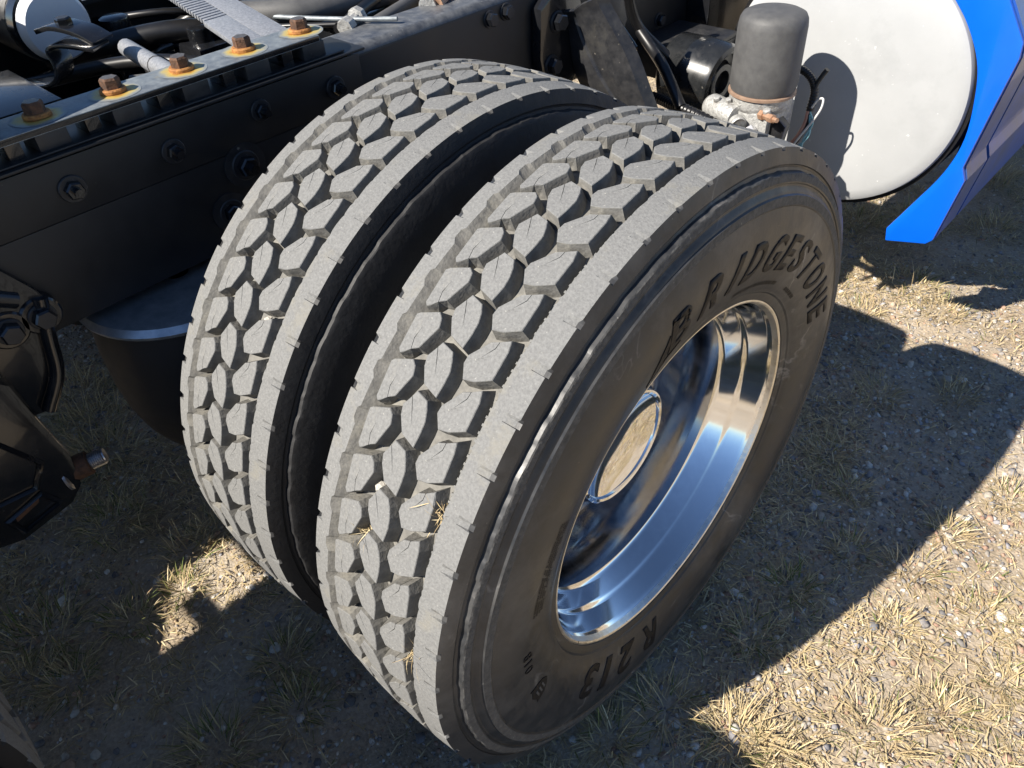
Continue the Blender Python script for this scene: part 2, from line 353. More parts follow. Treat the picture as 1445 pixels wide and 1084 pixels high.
tyre_mesh_clean = build_tyre_mesh(side_plain); tyre_mesh_clean.materials[1] = M['gap_rubber']; tyre_mesh_clean.materials[2] = M['gap_rubber']
# tread block outlines: (degrees round the tyre, x); notch = sipe (start edge index, start, bend, tip)
OUT_L = [(-.18, -.0635), (.2, -.0672), (4.9, -.0690), (5.3, -.0650), (6.42, -.0412), (5.9, -.0350), (4.75, -.0316), (1.5, -.0424), (.1, -.0600)]
OUT_M = [(0, .0097), (.6, -.0110), (2.5, -.0222), (3.7, -.0250), (5.95, -.0148), (5.55, .0015), (4.65, .0070), (3.4, .0110), (1.95, .0118)]
OUT_R = [(0, .0310), (1.6, .0221), (2.6, .0228), (5.2, .0389), (6.42, .0584), (5.1, .0614), (1.5, .0620), (.35, .0436)]
SIPE = {'L': (7, (.8, -.0512), (2.2, -.0545), (4.0, -.0520)), 'M': (3, (5.2, -.0182), (3.8, -.0110), (2.0, -.0030)), 'R': (3, (5.75, .0477), (4.8, .0470), (2.9, .0360))}
DEG = .512 * math.pi / 180
def block_mesh(kind, jit=0.0):
    out = {'L': OUT_L, 'M': OUT_M, 'R': OUT_R}[kind]; e, s0, s1, s2 = SIPE[kind]
    P = [Vector((a * DEG, x)) for a, x in out]
    if jit: P = [p + Vector((random.uniform(-1, 1), random.uniform(-1, 1))) * jit for p in P]
    area = sum(P[i].cross(P[(i + 1) % len(P)]) for i in range(len(P)))
    flags = [0] * len(P)
    S = [Vector((a * DEG, x)) for a, x in (s0, s1, s2)]
    ed = (P[(e + 1) % len(P)] - P[e]).normalized()
    t = (S[0] - P[e]).dot(ed); s0p = P[e] + ed * t; hw = .00042
    nrm = lambda d: Vector((-d.y, d.x))
    n1 = nrm((S[2] - s0p).normalized()); sg = 1 if n1.dot(ed) > 0 else -1
    ins = [s0p - ed * hw, S[1] - n1 * sg * hw, S[2], S[1] + n1 * sg * hw, s0p + ed * hw]
    P = P[:e + 1] + ins + P[e + 1:]; flags = flags[:e + 1] + [1] * 5 + flags[e + 1:]
    n = len(P); cen = sum(P, Vector((0, 0))) / n; sgn = 1 if area > 0 else -1
    def off(d):
        res = []
        base = [i for i in range(n) if not flags[i]]
        for i in range(n):
            if flags[i]: res.append(P[i]); continue
            k = base.index(i); a = P[base[k - 1]]; c = P[base[(k + 1) % len(base)]]; b = P[i]
            d1 = (b - a).normalized(); d2 = (c - b).normalized()
            nn = Vector((d1.y, -d1.x)) + Vector((d2.y, -d2.x))
            nn = nn.normalized() * sgn / max(.5, math.sqrt(max(.05, (1 + d1.dot(d2)) / 2)))
            res.append(b + nn * d)
        return res
    rings = [(off(.0003), 0.0), (off(.0010), -.0008), (off(.0054), None)]
    V = []
    for ring, dz in rings:
        for p in ring:
            r = (crown(p.y) + dz) if dz is not None else RB - .002
            a = p.x / .512; V.append((p.y, -r * math.cos(a), r * math.sin(a)))
    F = [tuple(range(n))]; MI = [0]
    for k in (0, 1):
        for i in range(n):
            j = (i + 1) % n; F.append((k * n + i, (k + 1) * n + i, (k + 1) * n + j, k * n + j)); MI.append(0 if k == 0 else 1)
    me = bpy.data.meshes.new("tread_block"); me.from_pydata(V, [], F)
    me.materials.append(M['tread_top']); me.materials.append(M['tread_wall']); me.polygons.foreach_set("material_index", MI)
    bm = bmesh.new(); bm.from_mesh(me); bmesh.ops.recalc_face_normals(bm, faces=bm.faces)
    # outward orientation check on the top face
    bm.faces.ensure_lookup_table(); f = bm.faces[0]; c = f.calc_center_median()
    if f.normal.dot(Vector((0, c.y, c.z))) < 0: bmesh.ops.reverse_faces(bm, faces=bm.faces)
    bm.to_mesh(me); bm.free(); return me
BLK = {k: [block_mesh(k, .0004) for _ in range(4)] for k in 'LMR'}
PH = {'L': 48.0, 'M': 45.45, 'R': 49.0}
def merge_blocks(angles_kinds):
    bm = bmesh.new()
    for i, (k, a) in enumerate(angles_kinds):
        me = BLK[k][i % 4]; t = me.copy(); t.transform(Matrix.Rotation(-R_(a), 4, 'X')); bm.from_mesh(t); bpy.data.meshes.remove(t)
    me = bpy.data.meshes.new("tread_band"); bm.to_mesh(me); bm.free()
    me.materials.append(M['tread_top']); me.materials.append(M['tread_wall']); return me
def all_blocks(): return [(k, PH[k] + p * PD - 8 * PD) for p in range(NP) for k in 'LMR']
def ang_in(a): a = (a + 180) % 360 - 180; return -48 < a < 128
VIS = [b for b in all_blocks() if ang_in(b[1])]; HID = [b for b in all_blocks() if not ang_in(b[1])]
band_hidden = merge_blocks(HID); band_full = merge_blocks(all_blocks())
# little stone-ejector bars along the grooves
eb = MB()
for k in range(342):
    a = R_(k * 360 / 342)
    for (x0, x1, w) in ((.0672, .0728, .0015),):
        r0, r1 = RB - .001, RB + .0035; da = w / .5
        P = []
        for r in (r0, r1):
            for aa in (a - da, a + da):
                for x in (x0, x1): P.append((x, -r * math.cos(aa), r * math.sin(aa)))
        eb.add(P, [(4, 5, 7, 6), (0, 1, 5, 4), (2, 3, 7, 6), (1, 3, 7, 5), (0, 2, 6, 4)])
ejector_mesh = eb.mesh("groove_bars", M['tread_top'])
# tyre lettering ---------------------------------------------------------
def glyph_bm(ch, w, h, bold=.028):
    cu = bpy.data.curves.new("t", 'FONT'); cu.body = ch; cu.size = 1; cu.resolution_u = 4; cu.offset = bold
    ob = bpy.data.objects.new("t", cu); scene.collection.objects.link(ob); dg = bpy.context.evaluated_depsgraph_get()
    me = bpy.data.meshes.new_from_object(ob.evaluated_get(dg)); bpy.data.objects.remove(ob); bpy.data.curves.remove(cu)
    bm = bmesh.new(); bm.from_mesh(me); bpy.data.meshes.remove(me)
    xs = [v.co.x for v in bm.verts]; ys = [v.co.y for v in bm.verts]
    x0, x1, y0, y1 = min(xs), max(xs), min(ys), max(ys)
    for v in bm.verts: v.co.x = ((v.co.x - x0) / max(1e-6, x1 - x0) - .5) * w; v.co.y = (v.co.y - y0) / (y1 - y0) * h; v.co.z = 0
    return bm
def poly_bm(polys):
    bm = bmesh.new()
    for p in polys: bm.faces.new([bm.verts.new((x, y, 0)) for x, y in p])
    return bm
def sidewall_mesh(bm, th, r0, h, shear=0.0, lift=.0011, extrude=True, mat='letter'):
    """bend a flat glyph (u right, v up) on to the outer sidewall, centred on angle th, foot at radius r0"""
    bmesh.ops.remove_doubles(bm, verts=bm.verts, dist=1e-5)
    for k in range(1, 8):
        bmesh.ops.bisect_plane(bm, geom=bm.verts[:] + bm.edges[:] + bm.faces[:], plane_co=(0, h * k / 8, 0), plane_no=(0, 1, 0))
    us = [v.co.x for v in bm.verts]; 
    for k in range(1, 6):
        bmesh.ops.bisect_plane(bm, geom=bm.verts[:] + bm.edges[:] + bm.faces[:], plane_co=(min(us) + (max(us) - min(us)) * k / 6, 0, 0), plane_no=(1, 0, 0))
    if extrude:
        r = bmesh.ops.extrude_face_region(bm, geom=bm.faces[:])
        for v in r['geom']:
            if isinstance(v, bmesh.types.BMVert): v.co.z = 1
    for v in bm.verts:
        u = v.co.x + shear * (v.co.y - h / 2); rr = r0 + v.co.y; a = R_(th) - u / (r0 + h / 2)
        top = v.co.z > .5 or not extrude
        x = sidewall_x(rr) + (lift if top else -.001)
        v.co = Vector((x, rr * math.cos(a), rr * math.sin(a)))
    bmesh.ops.recalc_face_normals(bm, faces=bm.faces)
    me = bpy.data.meshes.new("letter"); bm.to_mesh(me); bm.free(); me.materials.append(M[mat]); return me
def make_tyre(x, y, detail, label):
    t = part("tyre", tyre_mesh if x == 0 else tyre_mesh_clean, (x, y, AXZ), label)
    if detail:
        for i, (k, a) in enumerate(VIS):
            b = obj("tread_block", BLK[k][(i * 7 + i // 5) % 4], t); b.rotation_euler = (-R_(a), 0, 0)
        s = obj("tread_block_band", band_hidden, t); s['kind'] = 'stuff'
        s = obj("groove_bar_band", ejector_mesh, t); s['kind'] = 'stuff'
    else:
        s = obj("tread_block_band", band_full, t); s['kind'] = 'stuff'
    return t
outer = make_tyre(0, 0, True, "outer dual tyre with raised black lettering on its sidewall")
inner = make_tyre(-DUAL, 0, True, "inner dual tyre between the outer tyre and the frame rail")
for (x, y) in ((0, REAR), (-DUAL, REAR), (-2.18, 0), (-2.18 + DUAL, 0), (-2.18, REAR), (-2.18 + DUAL, REAR)): make_tyre(x, y, False, None)
# words on the outer tyre
WORD = [("B", 104.5, .050), ("R", 94.0, .044), ("I", 86.3, .013), ("D", 78.6, .042), ("G", 70.0, .042), ("E", 61.9, .036), ("S", 54.2, .038), ("T", 46.2, .040), ("O", 38.0, .042), ("N", 29.3, .042), ("E", 21.2, .037)]
for ch, th, w in WORD:
    if ch == "B" :
        bm = glyph_bm("B", .042, .052); t_ = poly_bm([[(-.062, -.020), (-.030, -.004), (-.022, .020), (-.024, .034)], [(-.050, -.019), (-.012, -.008), (.010, -.003), (-.024, -.0045)]])
        tm = bpy.data.meshes.new("t"); t_.to_mesh(tm); t_.free(); bm.from_mesh(tm); bpy.data.meshes.remove(tm)
        obj("letter", sidewall_mesh(bm, th, .350, .052, .25), outer); continue
    obj("letter", sidewall_mesh(glyph_bm(ch, w * .97, .053), th, .349, .053, .30), outer)
for ch, th, w in (("R", -101.5, .046), ("2", -113.5, .044), ("1", -123.8, .020), ("3", -133.0, .044)):
    obj("letter", sidewall_mesh(glyph_bm(ch, w, .056, .03), th, .329, .056, .18), outer)
for ch, th, w in (("B", -181.5, .011), ("I", -179.0, .003), ("O", -176.4, .011)):
    obj("letter", sidewall_mesh(glyph_bm(ch, w, .016, .0), th, .372, .016, .25), outer)
shield = [(0, -.004), (.012, .002), (.019, .012), (.021, .030), (.013, .028), (0, .032), (-.013, .028), (-.021, .030), (-.019, .012), (-.012, .002)]
obj("emblem", sidewall_mesh(poly_bm([shield]), -164, .360, .034, 0, lift=.0010), outer)
for pl in ([(-.008, .006), (.008, .006), (.008, .009), (-.008, .009)], [(-.008, .013), (.008, .013), (.008, .016), (-.008, .016)], [(-.008, .020), (.008, .020), (.008, .023), (-.008, .023)]):
    obj("emblem_stroke", sidewall_mesh(poly_bm([pl]), -164, .360, .034, 0, lift=.0017, mat='rib_dust'), outer)
def fine_print(th0, th1, rows, seed):
    rs = random.Random(seed); B = bmesh.new()
    for rr, h in rows:
        a = th0
        while a < th1:
            w = rs.uniform(.25, .5)
            if rs.random() < .86:
                vs = []
                for (da, dr) in ((0, 0), (w * .7, 0), (w * .7 - .2, h), (-.2, h)):
                    r = rr + dr; t = R_(a + da); vs.append(B.verts.new((sidewall_x(r) + .0006, r * math.cos(t), r * math.sin(t))))
                B.faces.new(vs)
            a += w
    bmesh.ops.recalc_face_normals(B, faces=B.faces); me = bpy.data.meshes.new("fine_print"); B.to_mesh(me); B.free(); me.materials.append(M['letter'])
    s = obj("fine_print", me, outer); s['kind'] = 'stuff'
fine_print(58, 82, [(.3255, .006)], 1); fine_print(40, 50, [(.3245, .006)], 2)
fine_print(146, 168, [(.353, .0035), (.359, .0035), (.365, .0035), (.371, .0035)], 3); fine_print(140, 166, [(.331, .003)], 4)
# ---- wheels (rims)
rim_prof = [(.1125, .2985), (.1160, .2985), (.1172, .2970), (.1174, .2950), (.1160, .2925), (.1125, .2908), (.1070, .2890), (.1040, .2868), (.1010, .2856), (.0995, .2851),
            (.0710, .2766), (.0690, .2758), (.0665, .2744), (.0645, .2722), (.0620, .2706), (.0600, .2698), (.0370, .2602), (.0350, .2594), (.0325, .2580), (.0300, .2560), (.0280, .2525),
            (.0100, .2440), (-.0400, .2425), (-.0720, .2405), (-.0880, .2360), (-.0970, .2270), (-.1015, .2120), (-.1025, .1900), (-.1025, .0500)]
rim_m = [2] * 6 + [0] * 3 + [1] + [0] * 10 + [3] * 4 + [0] * 4
rim_mesh = MB().lathe(rim_prof, n=120, mats=rim_m).lathe([(-.1425, .05), (-.160, .05), (-.160, .2), (-.152, .262), (.02, .272), (.06, .288), (.105, .2975), (.1120, .2984)], n=64, m=1).mesh("wheel_rim", [M['alu'], M['alu_satin'], M['lip'], M['alu_dark']], smooth=32)
hub_mesh = MB().lathe([(-.1035, .152), (-.1000, .151), (-.0985, .148), (-.0970, .144), (-.0950, .141), (-.090, .134), (-.060, .131), (-.052, .124), (-.024, .1175), (-.018, .1140), (-.006, .1110), (-.001, .1075), (.0070, .1060), (.0120, .1040), (.0135, .1005), (.0115, .0970), (.0080, .0960), (.0065, .0952)], n=96).mesh("hub_cover", M['chrome'], smooth=40)
cap_mesh = MB().lathe([(.0064, .0954), (.0030, .0890), (-.0015, .0775), (-.0056, .0640), (-.0091, .0475), (-.0112, .0300), (-.0121, .0110), (-.0122, .0004)], n=80).mesh("hub_cap", M['chrome'], smooth=40)
nut_mesh = MB().lathe([(-.142, .024), (-.136, .024), (-.134, .020)], n=20).lathe([(-.134, .0185), (-.108, .0180), (-.104, .0150), (-.104, .0003)], n=6).mesh("lug_nut", M['chrome'], smooth=25)
hole_mesh = MB().lathe([(-.1416, .026), (-.1385, .0245), (-.1385, .0225), (-.1412, .0210)], n=28, m=0).lathe([(-.1412, .0210), (-.1411, .0003)], n=28, m=1).mesh("hand_hole", [M['alu'], M['plastic']], smooth=40)
def make_wheel(x, y, rz, cover, label=None):
    w = part("wheel", rim_mesh, (x, y, AXZ), label); w.rotation_euler = (0, 0, rz)
    if cover:
        obj("hub_cover", hub_mesh, w); obj("hub_cap", cap_mesh, w)
        for k in range(10):
            a = R_(36 * k + 11); obj("hand_hole", hole_mesh, w, (.0395, .205 * math.cos(a), .205 * math.sin(a)))
            a = R_(36 * k + 29); obj("lug_nut", nut_mesh, w, (.0395, .176 * math.cos(a), .176 * math.sin(a)))
    return w
make_wheel(0, 0, 0, True, "deep polished aluminium wheel with chrome hub cover")
make_wheel(-DUAL, 0, math.pi, False)
make_wheel(0, REAR, 0, True); make_wheel(-DUAL, REAR, math.pi, False)
for y in (0, REAR): make_wheel(-2.18, y, math.pi, False); make_wheel(-2.18 + DUAL, y, 0, False)
for y in (0, REAR):
    part("axle", MB().lathe([(-.95, .07), (-.3, .075), (-.16, .13), (0, .19), (.16, .13), (.3, .075), (.95, .07)], (-1.09, y, AXZ), n=24).mesh("axle", M['black_dusty'], smooth=40))

# ---- frame rails: rounded C channel, flanges towards the middle
def rail_profile(x_web, s, zt=.992, zb=.75):
    R = .018; pts = []
    for k in range(7):
        a = R_(90 * k / 6); pts.append((x_web - s * R + s * R * math.sin(a), zt - R + R * math.cos(a)))
    for k in range(7):
        a = R_(90 * k / 6); pts.append((x_web - s * R + s * R * math.cos(a), zb + R - R * math.sin(a)))
    pts += [(x_web - s * .09, zb), (x_web - s * .09, zb + .009), (x_web - s * .014, zb + .009), (x_web - s * .010, zb + .014), (x_web - s * .010, zt - .014), (x_web - s * .014, zt - .009), (x_web - s * .09, zt - .009), (x_web - s * .09, zt)]
    return pts
def make_rail(xw, s):
    mb = MB(); pr = rail_profile(xw, s); mb.prism(pr, 'y', -3.2, 5.0, 0)
    n = len(pr); mb.mi = [0, 0] + [1 if (i <= 4 or i == n - 1) else 0 for i in range(n)]
    return part("frame_rail", mb.mesh("frame_rail", [M['web'], M['frame_top']], smooth=30))
XW = -.662
rail = make_rail(XW, 1); make_rail(-1.518, -1)
def bolt_mesh(name, mats, r=.0155, h=.013, fl=.0215, fh=.005, stud=0.0):
    mb = MB(); mb.lathe([(0, fl), (fh * .7, fl), (fh, fl * .93), (fh, r * .9)], axis=(0, 0, 1), n=20, m=0, cap0=True)
    mb.lathe([(fh, r * 1.02), (fh + h * .8, r), (fh + h, r * .84)], axis=(0, 0, 1), n=6, m=1)
    mb.lathe([(fh + h, r * .84), (fh + h * 1.02, .0003)], axis=(0, 0, 1), n=6, m=2)
    if stud: mb.lathe([(fh + h, r * .5), (fh + h + stud, r * .48), (fh + h + stud, .0003)], axis=(0, 0, 1), n=10, m=2)
    return mb.mesh(name, mats, smooth=25)
web_bolt = bolt_mesh("web_bolt", [M['black_dusty'], M['black'], M['black']], .0135, .011, .020, .004, .012)
head_bolt = bolt_mesh("head_bolt", [M['black_dusty'], M['black'], M['black_dusty']], .014, .013, .017, .003)
def put_bolt(parent, me, p, d=(1, 0, 0), twist=0, name="bolt"):
    o = obj(name, me, parent, p); q = Vector(d).to_track_quat('Z', 'Y'); o.rotation_euler = (q @ Matrix.Rotation(twist, 3, 'Z').to_quaternion()).to_euler(); return o
for i, (y, z) in enumerate(((.422, .957), (.470, .960), (.80, .89), (1.03, .809))): put_bolt(rail, head_bolt, (XW, y, z), twist=i * .4)
# fifth-wheel mounting angle bolted outside the rail
mang = MB().box((XW + .001, -1.9, .905), (XW + .012, .085, .986)).box((XW - .07, -1.9, .9935), (XW + .029, .088, .9980)).box((XW - .05, -1.9, .9988), (XW + .021, .052, 1.0022))
mount = part("mounting_angle", mang.mesh("mounting_angle", M['web'], smooth=30, bevel=.0018), label="black mounting angle bolted along the frame rail")
lower = MB().box((XW + .0008, -1.9, .752), (XW + .0095, -.03, .9035))
obj("web_plate", lower.mesh("web_plate", M['web'], smooth=30, bevel=.001), mount)
for i, (y, z, s) in enumerate(((-.439, .943, 1), (-.284, .942, .95), (-.125, .953, .9), (.024, .945, .95))): 
    b = put_bolt(mount, web_bolt, (XW + .012, y, z), twist=i * .5); b.scale = (s, s, s)
for i, (y, z, s) in enumerate(((-.177, .878, 1.25), (-.225, .813, 1.1), (-.60, .87, 1.1))):
    b = put_bolt(mount, web_bolt, (XW + .0095, y, z), twist=i * .7); b.scale = (s, s, s)
    obj("washer", MB().lathe([(0, .03 * s), (.003, .03 * s), (.0032, .012)], (XW + .0095, y, z), n=24).mesh("washer", M['black_dusty'], smooth=30), mount)
# top strap with rusty bolts on spacer blocks
smb = MB().box((-.724, -1.9, 1.0245), (-.6475, .012, 1.0345)); smb.mi = [1, 0, 1, 1, 1, 1]  # all faces but the top black: shade on the sides put into colour
strap = part("mounting_strap", smb.mesh("mounting_strap", [M['galv'], M['black']], smooth=30, bevel=.0012), label="grey steel strap with rusty bolts above the frame rail")
for k in range(16):
    y = .004 - .108 * k
    sp = MB().prism([(-.703, y - .030), (-.650, y - .027), (-.650, y + .016), (-.703, y + .020)], 'z', 1.0015, 1.0246)
    obj("spacer_block", sp.mesh("spacer_block", M['black_dusty'], smooth=30, bevel=.0015), strap)
    if k < 9: obj("spacer_block", MB().box((-.700, y - .066, 1.0015), (-.652, y - .046, 1.0246)).mesh("spacer_block", M['black'], smooth=30, bevel=.001), strap)
rb = bolt_mesh("rusty_bolt", [M['rust'], M['brown_rust'], M['bolt_top']], .0140, .0150, .0186, .0055)
def stain_mesh(seed):
    rs = random.Random(seed); mb = MB(); n = 40; V = [(0, 0, 0)]
    for k in range(n):
        a = 2 * math.pi * k / n; r = .0370 + .001 * noise.noise((math.cos(a) * 1.8, math.sin(a) * 1.8, seed * 3.3)) + 0
        V.append((r * math.cos(a), r * math.sin(a), 0))
    return mb.add(V, [(0, k + 1, (k + 1) % n + 1) for k in range(n)]).mesh("rust_stain", M['rust_stain'])
for k in range(9):
    y = .004 - .1085 * k
    put_bolt(strap, rb, (-.689, y, 1.0352), (random.uniform(-.03, .03), random.uniform(-.03, .03), 1), random.uniform(0, 1), "bolt")
    s = obj("rust_stain", stain_mesh(k), strap, (-.687, y, 1.0350)); s.rotation_euler = (0, 0, k * .9)

# ---- between the rails
rp = MB(); X0, X1 = -.722, -1.46                             # grey cross plate with a slotted edge
def rpt(x, v): t = (x - X0) / (X1 - X0); return (x, -.093 + .155 * t + v)
def rquad(xa, xb, va, vb, z0=1.022, z1=1.0305):
    rp.prism([rpt(xa, va), rpt(xb, va), rpt(xb, vb), rpt(xa, vb)], 'z', z0, z1)
rquad(X0 + .012, X1, .050, .100)
rquad(X0 + .012, -.905, 0, .0495)
xx = -.905
for k in range(16):
    rquad(xx - .006, xx - .0165, .004, .0496); xx -= .0165
rquad(xx - .006, X1, 0, .0495)
part("cross_plate", rp.mesh("cross_plate", M['ribplate'], smooth=30, bevel=.001), label="grey steel cross plate with a row of slots")
air = part("air_cylinder", MB().lathe([(0, .0003), (.004, .036), (0, .060), (-.008, .066), (-.020, .069), (-.021, .074), (-.7, .074)], (-1.245, -.185, 1.0), (1, .04, -.03), n=44, mats=[0, 0, 0, 0, 1, 1]).mesh("air_cylinder", [M['white_plastic'], M['black']], smooth=30), label="white capped cylinder beside the slotted plate")
ribs = MB()
for k in range(26): ribs.lathe([(-.056 - k * .016, .0745), (-.062 - k * .016, .0785), (-.068 - k * .016, .0745)], (-1.245, -.185, 1.0), (1, .04, -.03), n=30)
obj("cylinder_ribs", ribs.mesh("cylinder_ribs", M['black_dusty'], smooth=30), air)
# bent strap bracket in front of the white cap
def strip(path, w, th, wdir=(0, 1, 0)):
    mb = MB(); P = [Vector(p) for p in path]; wd = Vector(wdir).normalized(); V = []
    for i, p in enumerate(P):
        d = (P[min(i + 1, len(P) - 1)] - P[max(i - 1, 0)]).normalized(); nn = d.cross(wd).normalized()
        for a, b in ((-1, -1), (1, -1), (1, 1), (-1, 1)): V.append(p + wd * w / 2 * a + nn * th / 2 * b)
    F = [(0, 1, 2, 3), tuple(len(V) - 4 + k for k in (3, 2, 1, 0))]
    for i in range(len(P) - 1):
        for k in range(4): F.append((i * 4 + k, i * 4 + (k + 1) % 4, i * 4 + 4 + (k + 1) % 4, i * 4 + 4 + k))
    return mb.add(V, F)
br = part("pipe_bracket", strip(spline([(-1.20, -.40, .955), (-1.10, -.325, .958), (-1.05, -.28, .965), (-1.045, -.265, .99), (-1.06, -.262, 1.015), (-1.04, -.245, 1.022), (-.99, -.21, 1.015)], 5), .05, .007, (.55, -.8, 0)).mesh("pipe_bracket", M['black'], smooth=35, bevel=.001))
obj("clamp", strip(spline([(-1.11, -.25, 1.035), (-1.075, -.235, 1.043), (-1.03, -.215, 1.036), (-1.0, -.2, 1.02)], 5), .05, .008, (.4, -.9, 0)).mesh("clamp", M['black'], smooth=35, bevel=.001), br)
put_bolt(br, head_bolt, (-1.06, -.232, 1.041), (0, 0, 1), .3)
part("side_plate", MB().box((-1.12, -.52, .975), (-.89, -.335, .985)).mesh("side_plate", M['black'], smooth=30, bevel=.0015))
part("side_plate", MB().box((-1.10, -.52, .93), (-.86, -.37, .944)).mesh("side_plate", M['black'], smooth=30, bevel=.0015))
pipe = part("grey_pipe", MB().tube([(-1.12, -.12, .965), (-.98, -.145, .975), (-.86, -.166, .985), (-.74, -.187, .995)], .0165, 14).mesh("grey_pipe", M['ribplate'], smooth=40))
obj("pipe_tie", MB().tube([(-.915, -.156, .980), (-.911, -.157, .9805)], .0178, 14).tube([(-.94, -.20, .965), (-.905, -.168, .968)], .0065, 8).mesh("pipe_tie", M['can'], smooth=40), pipe)
part("drive_shaft", MB().lathe([(-3, .055), (-.32, .055), (-.3, .075), (-.22, .075), (-.2, .055), (2.5, .055)], (-1.09, .3, .68), (0, 1, 0), n=24).mesh("drive_shaft", M['black_dusty'], smooth=40))
part("crossmember", MB().box((-1.50, .22, .79), (-.68, .34, .96)).box((-1.50, .20, .955), (-.68, .36, .964)).mesh("crossmember", M['black'], smooth=30, bevel=.003))
part("crossmember", MB().box((-1.50, -.62, .77), (-.68, -.52, .93)).mesh("crossmember", M['black'], smooth=30, bevel=.003))
part("torque_rod", MB().tube([(-.95, -.12, .86), (-1.09, .2, .82), (-1.2, .45, .82)], .03, 14).mesh("torque_rod", M['black'], smooth=40))
part("air_tank", MB().lathe([(-.27, .001), (-.26, .06), (-.22, .095), (.22, .095), (.26, .06), (.27, .001)], (-1.22, .02, .80), (1, .15, 0), n=32).mesh("air_tank", M['black'], smooth=40))
part("air_tank", MB().lathe([(-.3, .001), (-.29, .06), (-.25, .1), (.25, .1), (.29, .06), (.3, .001)], (-1.05, -.22, .74), (.9, -.3, .1), n=32).mesh("air_tank", M['black'], smooth=40))
for i, (pts, r, mt) in enumerate((
    ([(-1.3, -.3, .90), (-1.15, -.12, .93), (-1.0, .0, .92), (-.9, .15, .86)], .014, 'plastic'),
    ([(-1.35, -.2, .92), (-1.2, .0, .95), (-1.12, .15, .93)], .022, 'plastic'),
    ([(-1.0, -.4, .9), (-.92, -.28, .93), (-.86, -.2, .9), (-.84, -.05, .84)], .018, 'plastic'),
    ([(-1.05, .02, 1.0), (-.96, .10, 1.01), (-.92, .20, 1.025), (-.95, .42, 1.03), (-1.05, .75, 1.0)], .010, 'yellow'),
    ([(-.99, .07, 1.0), (-.90, .16, 1.0), (-.89, .32, .99), (-.95, .6, .97)], .024, 'can'),
    ([(-.79, .15, .985), (-.86, .28, .99), (-.93, .45, 1.0), (-1.0, .7, 1.0)], .012, 'plastic'),
    ([(-.76, .17, .975), (-.80, .30, .98), (-.86, .45, .98), (-.95, .7, .98)], .014, 'can'),
    ([(-.985, .075, .998), (-.86, .125, 1.0), (-.77, .175, 1.0), (-.70, .22, 1.001)], .0045, 'galv'),
    ([(-.95, .06, .985), (-.86, .11, .99), (-.78, .165, .992)], .005, 'plastic'),
    ([(-.74, .33, .99), (-.80, .42, 1.0), (-.86, .6, .99)], .018, 'cast'),
    ([(-.73, .40, .99), (-.76, .50, 1.0), (-.80, .7, .99)], .010, 'wire_w'))):
    part("air_hose", MB().tube(spline(pts, 8), r, 10).mesh("air_hose", M[mt], smooth=50))
rs_ = random.Random(5)
for k in range(16):
    x = rs_.uniform(-1.42, -.80); y = rs_.uniform(-.35, .35); z = rs_.uniform(.80, .96); a = rs_.uniform(-1.2, 1.2); l = rs_.uniform(.12, .3)
    pts = [(x - l * math.cos(a), y - l * math.sin(a), z - .05), (x, y, z), (x + l * .6 * math.cos(a + .5), y + l * .6 * math.sin(a + .5), z + .0), (x + l * math.cos(a + .9), y + l * math.sin(a + .9), z - .08)]
    part("air_hose", MB().tube(spline(pts, 6), rs_.uniform(.007, .017), 9).mesh("air_hose", M['plastic'], smooth=50))
for (x, y, z, w) in ((-.98, -.30, .90, .05), (-1.15, .05, .93, .06), (-1.32, -.05, .94, .07), (-.88, -.02, .90, .05), (-1.2, -.33, .93, .05)):
    part("valve_block", MB().box((x - w, y - w * .7, z - w), (x + w, y + w * .7, z)).lathe([(0, w * .45), (w * .5, w * .45), (w * .55, w * .3)], (x, y, z - .002), (0, 0, 1), n=16, cap1=True).mesh("valve_block", M['black'], smooth=30, bevel=.004))
part("hose_fitting", MB().lathe([(0, .016), (.02, .016), (.022, .011), (.045, .011), (.047, .018), (.06, .018)], (-.765, .145, .992), (-.4, .9, .1), n=8, cap0=True, cap1=True).mesh("hose_fitting", M['cast'], smooth=30))
part("hose_fitting", MB().lathe([(0, .020), (.03, .020), (.032, .014), (.06, .014)], (-.735, .345, .995), (-.3, .9, .2), n=6, cap0=True, cap1=True).mesh("hose_fitting", M['brass'], smooth=30))
# fifth wheel behind the frame of view; unseen plates added to shade the ground
fw = [(-.665, -.62), (-.69, -.57), (-.715, -.485), (-.76, -.43), (-.86, -.405), (-1.32, -.405), (-1.45, -.45), (-1.52, -.57), (-1.52, -1.02), (-1.25, -1.28), (-1.16, -1.28), (-1.13, -.86), (-1.05, -.86), (-1.02, -1.28), (-.93, -1.28), (-.665, -1.02)]
part("fifth_wheel", MB().prism(fw, 'z', 1.14, 1.165).mesh("fifth_wheel", M['black_dusty'], smooth=30, bevel=.004))
for x in (-.86, -1.32): part("fifth_wheel_leg", MB().prism([(-.98, 1.03), (-.72, 1.03), (-.78, 1.142), (-.92, 1.142)], 'x', x - .02, x + .02).mesh("fifth_wheel_leg", M['black_dusty'], smooth=30, bevel=.004))
part("fifth_wheel_base", MB().box((-1.6, -1.0, 1.0355), (-.60, -.70, 1.05)).mesh("fifth_wheel_base", M['black_dusty'], smooth=30, bevel=.003))
shade_rects = [(-1.80, -1.25, -1.512, -1.75), (-1.51, -1.30, -.69, -1.46), (-1.51, -1.47, -1.16, -1.95), (-.955, -1.47, -.69, -1.95), (-1.51, -1.96, -.69, -2.9), (-1.158, -1.70, -1.04, -1.76), (-1.04, -1.58, -.957, -1.63)]  # plates added to block the sun, opening shaped for a lit ground patch
for (x0, y0, x1, y1) in shade_rects: part("shade_plate", MB().box((x0, y1, .935), (x1, y0, .945)).mesh("shade_plate", M['black_dusty']))

